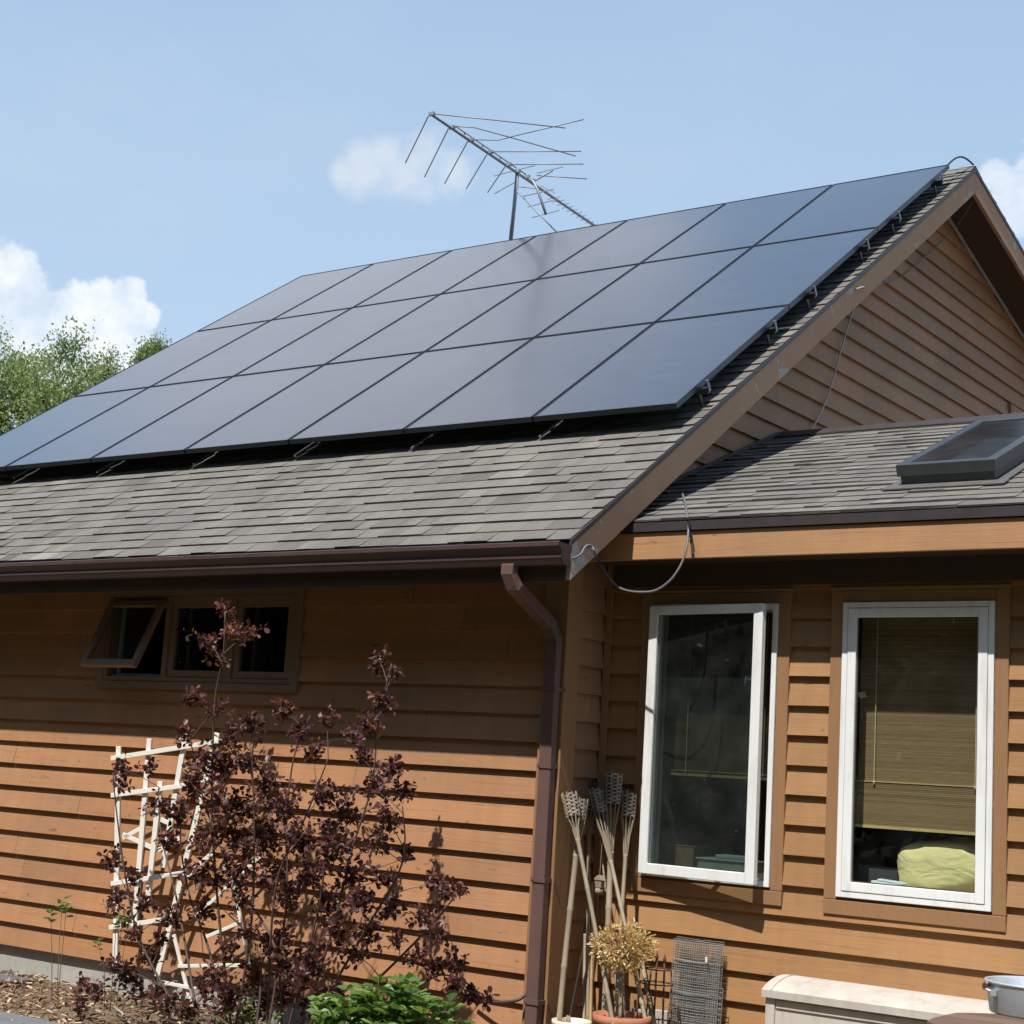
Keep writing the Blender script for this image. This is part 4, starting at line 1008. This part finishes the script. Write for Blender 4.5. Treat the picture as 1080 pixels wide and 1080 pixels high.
# pale boards low against the wing wall
for k, (u0, u1, v) in enumerate(((668,686,1063), (690,706,1064))):
    a, b = TP(u0, v, D-.05), TP(u1, v, D-.05); mb = MB(); mb.box((0, -.012, 0), (b.x-a.x, .012, a.z)); o = bevel(mb.build('plank', wood_mat('pale_painted_board%d' % k, (.52,.47,.42), (.42,.38,.34), (12,12,1.5))), .003)
    o.location = (a.x, D-.06, 0); tag(o, ('pale plank on end behind the bamboo sticks' if k == 0 else 'pale plank on end behind the rusty cage'), 'plank')

# ------------------------------------------------------------------ deck box
m_box = plain('beige_resin', (.55,.50,.44), .5, 0, .08, 6)
m_boxl = plain('weathered_resin_lid', (.50,.455,.40), .6, 0, .25, 7, .3, .2)
fl = TP(804.5, 1043, -.06); bx0 = fl.x; byf = -.06; byb = byf+.44; hl = fl.z; bx1 = bx0+1.22
print('BOX', bx0, byf, hl)
box = thing('storage_box', 'beige resin deck box with a weathered curved lid below the windows', 'storage box', ((bx0+bx1)/2, (byf+byb)/2, 0))
mb = MB(); mb.box((bx0+.02, byf+.02, 0), (bx1-.02, byb-.02, hl-.035)); local(bevel(mb.build('body', m_box), .006), box)
for xx in (bx0+.012, bx1-.062):
    mb = MB(); mb.box((xx, byf+.008, 0), (xx+.05, byf+.0195, hl-.036)); local(bevel(mb.build('corner_panel', m_box), .004), box)
mb = MB(); mb.box((bx0+.066, byf+.012, hl-.085), (bx1-.066, byf+.0195, hl-.045)); mb.box((bx0+.066, byf+.012, .04), (bx1-.066, byf+.0195, .09)); local(bevel(mb.build('front_rail', m_box), .003), box)
mb = MB(); n = 12; pr = []
for k in range(n+1):
    t = k/n; pr.append((byf-.012+(byb-byf+.024)*t, hl+.056*math.sin(math.pi*min(1, t*1.0))**.75))
sec = [(byf-.012, hl-.035)]+pr+[(byb+.012, hl-.035)]
for i in range(len(sec)-1):
    (ya, za), (yb_, zb_) = sec[i], sec[i+1]; mb.face([(bx0, ya, za), (bx1, ya, za), (bx1, yb_, zb_), (bx0, yb_, zb_)], .5)
for xx in (bx0, bx1): mb.face([(xx, y, z) for y, z in sec])
mb.face([(bx0, sec[0][0], sec[0][1]), (bx0, sec[-1][0], sec[-1][1]), (bx1, sec[-1][0], sec[-1][1]), (bx1, sec[0][0], sec[0][1])])
local(bevel(mb.build('lid', m_boxl), .005), box)
mb = MB(); mb.box((bx0+.045, byf-.0155, hl-.012), (bx0+.052, byf-.0125, hl+.0)); 
mb = MB()
for xx in (bx0+.05, bx1-.05):
    pts = [(xx, y, z+.002) for y, z in pr[:-1]]
    mb = MB(); mb.tube(pts, .004, 4); local(mb.build('lid_rib', m_boxl), box)
# ------------------------------------------------------------------ wooden table and tub
m_tab = wood_mat('weathered_brown_wood', (.22,.135,.10), (.13,.08,.062), (1.5,14,14), .7)
tz = .74; tc_ = onz(1037, 1064, tz)
corner = onz(991, 1071, tz)
tx, ty, tr = corner.x+.44, corner.y+.0, .47
tb = thing('garden_table', 'octagonal brown plank table in the right corner', 'table', (tx, ty, 0))
mb = MB(); nb = 8; wv = .118
def oct_(y):  # half width at y
    a = tr*math.cos(math.pi/8); s = a*math.tan(math.pi/8); y = abs(y)
    return a if y <= s else a-(y-s)
for k in range(nb):
    ya, yb_ = -tr*.924+k*wv, -tr*.924+(k+1)*wv-.005; t = random.random()
    yb_ = min(yb_, tr*.924)
    if yb_-ya < .02: continue
    a, b = oct_(ya), oct_(yb_)
    mb.hexa([(-a,ya,tz-.03),(a,ya,tz-.03),(b,yb_,tz-.03),(-b,yb_,tz-.03),(-a,ya,tz),(a,ya,tz),(b,yb_,tz),(-b,yb_,tz)], t)
bevel(mb.build('table_top', m_tab, tb), .004)
mb = MB()
for k in range(8):
    a0_, a1_ = math.pi/8+k*math.pi/4, math.pi/8+(k+1)*math.pi/4; r = tr*.95
    mb.bar((r*math.cos(a0_), r*math.sin(a0_), tz-.065), (r*math.cos(a1_), r*math.sin(a1_), tz-.065), .06, .022)
mb.build('apron', m_tab, tb)
for a in (45, 135, 225, 315):
    mb = MB(); x, y = .3*math.cos(R(a)), .3*math.sin(R(a)); mb.box((x-.035,y-.035,0), (x+.035,y+.035,tz-.032)); bevel(mb.build('leg', m_tab, tb), .004)
# oval galvanised tub
m_galv = plain('galvanised_steel', (.50,.56,.62), .42, .55, .12, 9)
bl_ = onz(1040, 1066, tz+.004); rx = .21; tcx = bl_.x+.175; tcy = bl_.y+.12
tub = thing('metal_tub', 'pale galvanised metal tub with a handle standing on the wooden table', 'tub', (tcx, tcy, tz+.001))
hh = .122
mb = MB(); mb.lathe([(0,.006),(.187,.004),(.19,.0),(.193,.006),(.208,hh-.004),(.2085,hh),(.204,hh),(.188,.01),(0,.012)], (0,0,0), 48); mb.build('body', m_galv, tub)
mb = MB(); mb.tube([(.209*math.cos(2*math.pi*k/48), .209*math.sin(2*math.pi*k/48), hh) for k in range(49)], .0055, 6, cap=False); mb.build('rim', plain('bright_rim', (.72,.75,.78), .35, .5), tub)
an = math.atan2(CAM.y-tcy, CAM.x-tcx); vd = (U((CAM.x-tcx, CAM.y-tcy, 0))).normalized(); lf = U((-vd.y, vd.x, 0))*-1
if lf.dot(MC @ U((1,0,0))) > 0: lf = -lf
h0_ = (lf*.93+vd*.36).normalized()*.214
mb = MB(); mb.tube([h0_+U((0,0,hh-.005)), h0_*1.05+U((0,0,hh-.03))+vd*.02, (lf*.80+vd*.62).normalized()*.222+U((0,0,hh-.035))], .006, 6)
mb.box(((lf*.8+vd*.62).normalized()*.216)-U((.012,.012,0))+U((0,0,hh-.05)), ((lf*.8+vd*.62).normalized()*.216)+U((.012,.012,0))+U((0,0,hh-.028))); mb.build('handle_lug', plain('bright_lug', (.6,.63,.66), .35, .6), tub)
mb = MB(); hq = h0_*1.04+U((0,0,hh-.018)); mb.tube([hq-vd*.02, hq+vd*.03], .012, 8); mb.build('handle_grip', wood_mat('dark_handle_wood', (.10,.05,.035), (.06,.03,.02), (8,8,8)), tub)

# ------------------------------------------------------------------ trellis
m_tre = wood_mat('cream_painted_wood', (.86,.83,.74), (.76,.72,.63), (10,10,2), .6)
tr_e_base = TP(140, 1020, -.42)
tre = thing('trellis', 'cream wooden fan trellis leaning askew behind the purple shrub', 'trellis', (tr_e_base.x, -.42, 0))
def TY(u, v):   # trellis plane: turned so its right side comes forward
    # plane through (122,1018) foot, roughly parallel to the wall but rotated
    x_ref = TP(122, 900, -.30).x
    d = ray(u, v); nrm = U((math.sin(R(14)), -math.cos(R(14)), 0)); o = U((x_ref, -.30, 0)); t = (o-CAM).dot(nrm)/d.dot(nrm); return CAM+d*t
def slat(a, b, w=.036, dth=.018, off=0, ext=True):
    p, q = TY(*a), TY(*b); nrm = U((math.sin(R(14)), -math.cos(R(14)), 0)); p += nrm*off; q += nrm*off
    mb = MB(); mb.sweep([p, q], w, dth, (q-p).cross(nrm)); return local(bevel(mb.build('slat', m_tre), .002), tre)
for a, b in (((125.5,787),(121.5,1030)), ((158,779),(142,975)), ((169.5,824),(156,950)), ((196,774),(172,915)), ((229.5,773),(166,1030))): slat(a, b)
for a, b in (((119,800),(240,781)), ((119,839),(230,824)), ((119,932),(200,920)), ((117,978),(186,968))): slat(a, b, .030, .014, .018)
for a, b in (((128,884),(150,872)), ((128,880),(165,897)), ((165,897),(188,884)), ((163,862),(176,868)), ((190,930),(222,900))): slat(a, b, .028, .012, -.017)
# the second leaf of the trellis, folded out to the right
for a, b in (((249,922),(268,1020)), ((188,985),(207,1062))): slat(a, b, .022, .014, .05)
for a, b in (((212,966),(281,902)), ((222,988),(257,973)), ((194,1018),(266,1017)), ((168,1033),(213,1042))): slat(a, b, .022, .01, .065)

# ------------------------------------------------------------------ plants
def shrub():
    YP = -.85
    base = TP(262, 1080, YP); base.z = 0
    e = thing('smoke_bush', 'tall purple-leaved smoke bush in front of the cream trellis', 'shrub', (base.x, YP, 0))
    stems = [[(228,1075),(232,960),(226,860),(224,790),(228,735),(236,690),(240,645)], [(330,1080),(345,990),(368,900),(392,830),(400,760),(408,700)],
             [(250,1080),(262,980),(268,880),(265,800),(270,765)], [(300,1080),(300,960),(305,870),(310,800),(330,755)], [(200,1075),(185,960),(170,880),(168,830)],
             [(275,1080),(290,940),(325,860),(345,800)], [(345,1080),(385,980),(420,910),(430,850)], [(300,1080),(290,1000),(250,930),(215,850),(200,780)],
             [(180,1080),(150,1000),(130,930),(122,860),(118,815)], [(350,1080),(420,1010),(465,960),(485,940)], [(380,1080),(440,1040),(480,1030),(515,1055)], [(225,1080),(215,1000),(195,940),(190,870),(205,820)],
             [(318,1080),(335,960),(345,900),(360,870)], [(288,1080),(275,1010),(240,960)]]
    rd = random.Random(11)
    SP = []; sm = MB()
    for st in stems:
        off = rd.uniform(-.28, .35); n = len(st)
        P3 = [TP(u+rd.gauss(0,2), v, YP+off*(k/(n-1))) for k, (u, v) in enumerate(st)]
        P3[0] = U((base.x+(P3[0].x-base.x)*.6, YP+rd.uniform(-.12,.12), 0))
        P3 = smooth(P3, 5); L = len(P3)
        sm.tube(P3, [.0068*(1-.78*i/L)+.0012 for i in range(L)], 6, rd.random()); SP += [(p, i/L) for i, p in enumerate(P3)]
    clusters = [(238,645,13,1),(222,680,14,1),(256,674,15,1),(242,668,8,1),(205,738,14,.6),(228,748,12,.5),(193,775,12,.3),(240,785,20),(262,768,14),(300,752,16,.9),(318,775,12),(345,762,12,.9),
        (400,697,16,.2),(416,712,9,.2),(385,765,14,.8),(404,745,14),(372,778,10),(130,812,12),(128,830,9),(158,808,10),(215,805,18),(208,830,18),(236,815,20),(262,806,16),(282,830,20),(330,798,14),(380,798,14),(410,812,16),
        (398,835,18),(425,838,14),(165,850,13),(190,858,14),(225,850,18),(255,850,24),(298,845,24),(342,838,20),(366,860,20),(410,868,16),(178,890,14),(215,890,16),(245,885,22),(280,880,24),(320,888,24),(352,895,22),(392,890,18),(428,905,12),
        (118,912,13),(140,925,12),(210,925,16),(238,925,24),(290,925,24),(325,925,22),(370,925,20),(405,925,14),(455,933,13),(470,944,12),(485,940,6),(122,952,14),(150,955,14),(180,965,14),(215,960,14),(255,948,14),(300,950,20),(345,955,22),(382,952,20),(412,962,16),(448,968,14),
        (140,985,12),(172,990,10),(355,985,20),(388,985,18),(420,992,12),(458,985,12),(105,1045,14),(125,1020,14),(140,1035,16),(158,1015,14),(165,1045,14),(88,1040,7),(380,1010,12),(300,1015,18),(330,1020,18),(270,1035,18),(245,1050,18),(215,1045,14),(300,1055,20),(330,1060,18),(200,1070,14),(262,1072,16),
        (440,1010,12),(462,1022,14),(480,1018,14),(478,1040,12),(498,1050,12),(512,1056,7),(86,1062,8),(235,700,5,.6),(285,1000,16),(240,1000,14),(228,1030,16),(180,1060,16),(320,1040,18),(285,1062,18),(350,1050,16),(232,1065,16),(300,985,14),(262,985,12),(348,882,16),(262,905,16),(232,870,14)]
    lf = MB()
    for c in clusters:
        u, v, r = c[:3]; r *= 1.22; red = c[3] if len(c) > 3 else 0
        zc = rd.uniform(-.3, .32) if r > 9 else rd.uniform(-.1,.1)
        P = TP(u, v, YP+zc); rm = r/F*(P-CAM).dot(fwd)
        # link to nearest stem point below
        best = min(((p-P).length+max(0, (p.z-P.z+.08))*3, k) for k, (p, t) in enumerate(SP)); q = SP[best[1]][0]
        mid = (P+q)/2+U((0,0,.01)); sm.tube([q, mid, P], [.003,.0022,.0016], 4, rd.random())
        nt = max(3, int(2.4+r*.54)); up_ = U((0,0,1)); ax = (P-q).normalized() if (P-q).length > .02 else up_
        for k in range(nt):
            d = (U(rng.normal(size=3))*.9+ax*.5+up_*.35).normalized(); ln = rm*rd.uniform(.75, 1.35); s0 = P-d*rm*.35+U(rng.normal(size=3))*rm*.25
            t1 = s0+d*ln; sm.tube([P if (P-s0).length < rm*.3 else P.lerp(s0,.5), s0, t1], [.0016,.0013,.0009], 3, rd.random())
            nl = max(4, int(ln/.0150))
            for j in range(nl+1):
                pj = s0.lerp(t1, min(1, (j+.4)/nl)); a = j*2.4+k; o1 = d.orthogonal().normalized(); o2_ = d.cross(o1)
                out = (o1*math.cos(a)+o2_*math.sin(a)); dr = (out+d*.55+U((0,0,rd.uniform(-.25,.3)))).normalized()
                Lf = rd.uniform(.025, .048)*(.85 if j > nl-1 else 1); tn = min(1, max(0, rd.gauss(.38,.2)+.45*red*rd.random()))
                if rd.random() < .015: tn = .98
                lf.leaf(pj+out*.004, dr, (up_+out*.4+U(rng.normal(size=3))*.45), Lf, Lf*rd.uniform(.62,.8), tn, rd.uniform(.05,.3))
    local(sm.build('stems', wood_mat('brown_twig', (.15,.10,.08), (.085,.055,.045), (10,10,3))), e)
    ms = foliage('purple_leaves', [(0,(.040,.017,.018)),(.35,(.095,.036,.036)),(.6,(.155,.062,.057)),(.8,(.24,.085,.06)),(.95,(.20,.06,.04)),(1,(.10,.13,.04))], 0.30, .42)
    o = local(lf.build('leaves', ms), e)
    print('shrub leaves', len(lf.f)//2)
    # bare pale twig at the tall tip
shrub()
def leafy(name, label, cat, u0, v0, u1, v1, y, n, L, W, mat, seed, stems=8, ztop=None):
    rd = random.Random(seed); c = TP((u0+u1)/2, v1, y); e = thing(name, label, cat, (c.x, y, 0)); sm = MB(); lf = MB()
    for k in range(stems):
        u = rd.uniform(u0, u1); w = 1-abs((u-(u0+u1)/2)/((u1-u0)/2))**2
        v = v0+(v1-v0)*.55*(1-w)+rd.uniform(0, (v1-v0)*.35); yy = y+rd.uniform(-.18,.18); t = TP(u, v, yy); b = U((c.x+(t.x-c.x)*.35, y+(yy-y)*.4, 0))
        pts = smooth([b, (b+t)/2+U((rd.gauss(0,.01), 0, .03)), t], 4); sm.tube(pts, [.0032-.00025*i for i in range(len(pts))], 5, rd.random())
        m_ = max(3, n//stems)
        for j in range(m_):
            f = (.35+.65*j/m_) if m_ > 8 else (.86+.14*j/m_); p = b.lerp(t, f); a = j*2.3+k; out = U((math.cos(a), math.sin(a), rd.uniform(.0,.6))); l = L*rd.uniform(.7,1.15)*(1.1-.35*f)
            tn = rd.random()
            # three leaflets per node
            for s in (-1, 0, 1):
                dd = (Matrix.Rotation(s*.75, 3, 'Z') @ out).normalized(); lf.leaf(p+dd*.01, dd, U((0,0,1))+U(rng.normal(size=3))*.3, l*(1 if s == 0 else .75), W*(1 if s == 0 else .8), min(1,max(0,tn+rd.gauss(0,.1))), rd.uniform(.1,.35))
    local(sm.build('stems', plain('green_stem', (.14,.12,.06), .6)), e); local(lf.build('leaves', mat), e); return e
m_green = foliage('bright_green_leaves', [(0,(.05,.10,.025)),(.5,(.11,.20,.045)),(.85,(.19,.30,.085)),(1,(.33,.42,.19))], .35, .4)
leafy('perennial', 'bright green leafy plant at the bottom right of the purple shrub', 'plant', 322, 1026, 488, 1085, -1.25, 430, .12, .046, m_green, 5, 34)
leafy('sapling', 'small green sapling with few leaves in front of the foundation', 'plant', 40, 945, 100, 975, -.5, 20, .062, .034, m_green, 8, 3)
leafy('seedling', 'thin green weed between the trellis and the mulch', 'plant', 100, 960, 150, 1000, -.45, 24, .05, .03, m_green, 9, 4)
leafy('weed', 'low green weed at the foot of the purple shrub', 'plant', 225, 1045, 300, 1085, -.95, 60, .04, .022, m_green, 12, 6)
# rock and branch
o = blob('rock', U((0,0,0)), (.06,.045,.05), 'small white rock beside the foot of the trellis', 'rock', plain('white_stone', (.62,.60,.55), .8, 0, .1, 15), 10, 8, .3, 2, .9); p = onz(95, 1032, .04); o.location = p
mb = MB(); p0, p1 = onz(120, 1062, .05), onz(137, 1079, .03); mb.tube([p0-p0, (p1-p0)*.5+U((0,0,.012)), p1-p0], .006, 5); o = mb.build('fallen_branch', wood_mat('bleached_stick', (.55,.50,.42), (.42,.37,.30), (10,10,10))); o.location = p0; tag(o, 'bleached stick lying on the mulch below the purple shrub', 'stick')
mb = MB(); pts = smooth([TP(500,1053,-.06), TP(525,1057,-.12), TP(545,1055,-.11), TP(556,1048,-.06)], 5); c0 = pts[0].copy()
mb.tube([p-c0 for p in pts], .009, 6); o = mb.build('hose', plain('dark_hose', (.06,.045,.035), .5)); o.location = c0; tag(o, 'short dark hose end curving to the downspout', 'hose')
# grey paving slab by the wall, bottom left
mb = MB(); p = onz(15, 1030, .03); mb.box((-.35,-.16,0), (.3,.1,.035)); o = bevel(mb.build('stone_slab', plain('grey_slab', (.13,.13,.14), .85, 0, .2, 8, .2, .4)), .01); o.location = (p.x-.1, p.y-.1, .005); tag(o, 'grey stone slab half buried in mulch by the foundation', 'slab')
mb = MB(); p = onz(40, 1078, .03); mb.box((-.7,-.4,0), (.5,.0,.03)); o = bevel(mb.build('stone_slab', plain('grey_paver', (.16,.17,.18), .85, 0, .2, 8, .2, .4)), .01); o.location = (p.x, p.y, .02); tag(o, 'flat grey paver at the bottom left corner of the bed', 'slab')

# ------------------------------------------------------------------ trees
m_bark = wood_mat('tree_bark', (.14,.115,.09), (.08,.065,.05), (6,6,2), .9, None, .8)
m_tleaf = foliage('tree_leaves', [(0,(.12,.16,.07)),(.4,(.21,.27,.12)),(.75,(.30,.365,.17)),(1,(.40,.45,.25))], .5, .45)
m_gleaf = foliage('garden_tree_leaves', [(0,(.03,.045,.018)),(.5,(.055,.08,.03)),(1,(.09,.125,.05))], .25, .5)
def tree(c, h, cr, n_br, seed, label, leaf=.11, nleaf=16000, ground=0, low=.3, flat=1.0, mat=None):
    rd = random.Random(seed); rg = np.random.default_rng(seed)
    e = thing('tree', label, 'tree', c); tr_ = MB(); c = U(c); tips = []
    top = c+U((rd.gauss(0,.3), rd.gauss(0,.3), h*.62))
    trunk = smooth([c, c+U((rd.gauss(0,.12), rd.gauss(0,.12), h*.3)), top], 5); L = len(trunk)
    tr_.tube(trunk, [h*.022*(1-.7*i/L) for i in range(L)], 9)
    limbs = MB()
    def grow(p, d, ln, r, lvl):
        q = p+d*ln*.5+U(rg.normal(size=3))*ln*.06; w = p+d*ln+U(rg.normal(size=3))*ln*.08+U((0,0,ln*.08))
        limbs.tube([p, q, w], [r, r*.75, r*.5], 5 if lvl < 2 else 4)
        if lvl == 3: tips.append(w); tips.append(q); return
        for k in range(rd.choice((3,4)) if lvl < 2 else 3):
            dd = (d+U(rg.normal(size=3))*.62+U((0,0,.18))).normalized(); grow(p.lerp(w, rd.uniform(.5, 1)), dd, ln*rd.uniform(.55,.78), r*.52, lvl+1)
        if lvl > 0: tips.append(w)
    for k in range(n_br):
        f = low+(1-low)*(k+.5)/n_br; p = trunk[min(L-1, int(f*(L-1)))]; a = k*2.4+rd.uniform(-.4,.4); el = .25+.9*f
        d = U((math.cos(a)*math.cos(el), math.sin(a)*math.cos(el), math.sin(el)*flat)).normalized(); grow(p, d, cr*rd.uniform(.42,.56), h*.009, 0)
    local(tr_.build('trunk', m_bark), e); local(limbs.build('limbs', m_bark), e)
    T = np.array([tuple(t) for t in tips]); k = rg.integers(0, len(T), nleaf)
    clump = rg.normal(size=(len(T), 1))*.18+.45
    P = T[k]+np.clip(rg.normal(size=(nleaf,3)),-1.7,1.7)*np.array([.22,.22,.15])*cr*.32*(.5+clump[k])
    d = rg.normal(size=(nleaf,3)); d[:,2] -= .25; d /= np.linalg.norm(d,axis=1)[:,None]
    o = rg.normal(size=(nleaf,3)); s = np.cross(d,o); s /= np.linalg.norm(s,axis=1)[:,None]
    Ls = (leaf*rg.uniform(.6,1.2,nleaf))[:,None]; Wd = Ls*.34
    V = np.stack([P, P+d*Ls*.5+s*Wd, P+d*Ls, P+d*Ls*.5-s*Wd],1).reshape(-1,3)
    me = bpy.data.meshes.new('crown'); me.vertices.add(len(V)); me.vertices.foreach_set('co', V.ravel())
    me.loops.add(4*nleaf); me.loops.foreach_set('vertex_index', np.arange(4*nleaf, dtype=np.int32)); me.polygons.add(nleaf); me.polygons.foreach_set('loop_start', np.arange(0,4*nleaf,4,dtype=np.int32)); me.polygons.foreach_set('loop_total', np.full(nleaf,4,dtype=np.int32)); me.update(); me.validate()
    at = me.attributes.new('tone','FLOAT','FACE'); at.data.foreach_set('value', np.clip(clump[k,0]+rg.normal(size=nleaf)*.16,0,1).astype(np.float32))
    me.materials.append(mat or m_tleaf); ob = bpy.data.objects.new('crown', me); COL.objects.link(ob); local(ob, e)
    zmx = np.percentile(P[:,2], 99.6); e.scale = (1, 1, h/zmx)
    return e
def tree_at(u, v, dist, cr, *a, **k):
    t = dep(u, v, dist); return tree((t.x, t.y, 0), t.z-.0, cr, *a, **k)
tree_at(8, 356, 30, 2.6, 10, 21, 'pale green tree at the left edge beyond the roof', nleaf=64000, leaf=.064)
tree_at(78, 360, 32, 2.5, 10, 22, 'light green tree behind the middle of the array edge', nleaf=64000, leaf=.064)
tree_at(104, 372, 33, 2.0, 9, 25, 'light green tree between the large left trees and the narrow right one', nleaf=50000, leaf=.055)
tree_at(122, 368, 34, 1.6, 9, 23, 'narrow light green tree top farthest right beyond the roof', nleaf=45000, leaf=.055)
# trees of the garden behind the viewer (they darken the window reflections)
for k, (x, y, h, cr) in enumerate(((-7,-18,15,7.5), (1.5,-21,16,7.5), (-15,-13,14,7), (10,-20,15,7), (-22,-5,13,6.5), (18,-12,14,6.5))):
    tree((x,y,0), h*.9, cr, 9, 40+k, ['broad tree of the garden, left of the lawn middle', 'tallest tree at the back of the garden', 'tree at the left side of the garden', 'wide tree right of the lawn middle', 'tree far left by the house', 'tree far right by the wing'][k], nleaf=34000, leaf=.38, low=.05, mat=m_gleaf)
for k, (x, y, h, cr) in enumerate(((-20,-30,20,9), (-8,-33,21,9), (4,-34,22,9), (16,-32,20,9), (-30,-20,20,9))):
    tree((x,y,0), h, cr, 10, 60+k, ['tall dark tree in the wood behind the garden, far left', 'tall dark tree in the wood behind the garden, left of centre', 'highest dark tree in the wood behind the garden', 'tall dark tree in the wood behind the garden, far right', 'tall dark tree at the side of the wood'][k], nleaf=24000, leaf=.6, low=.0, mat=m_gleaf)
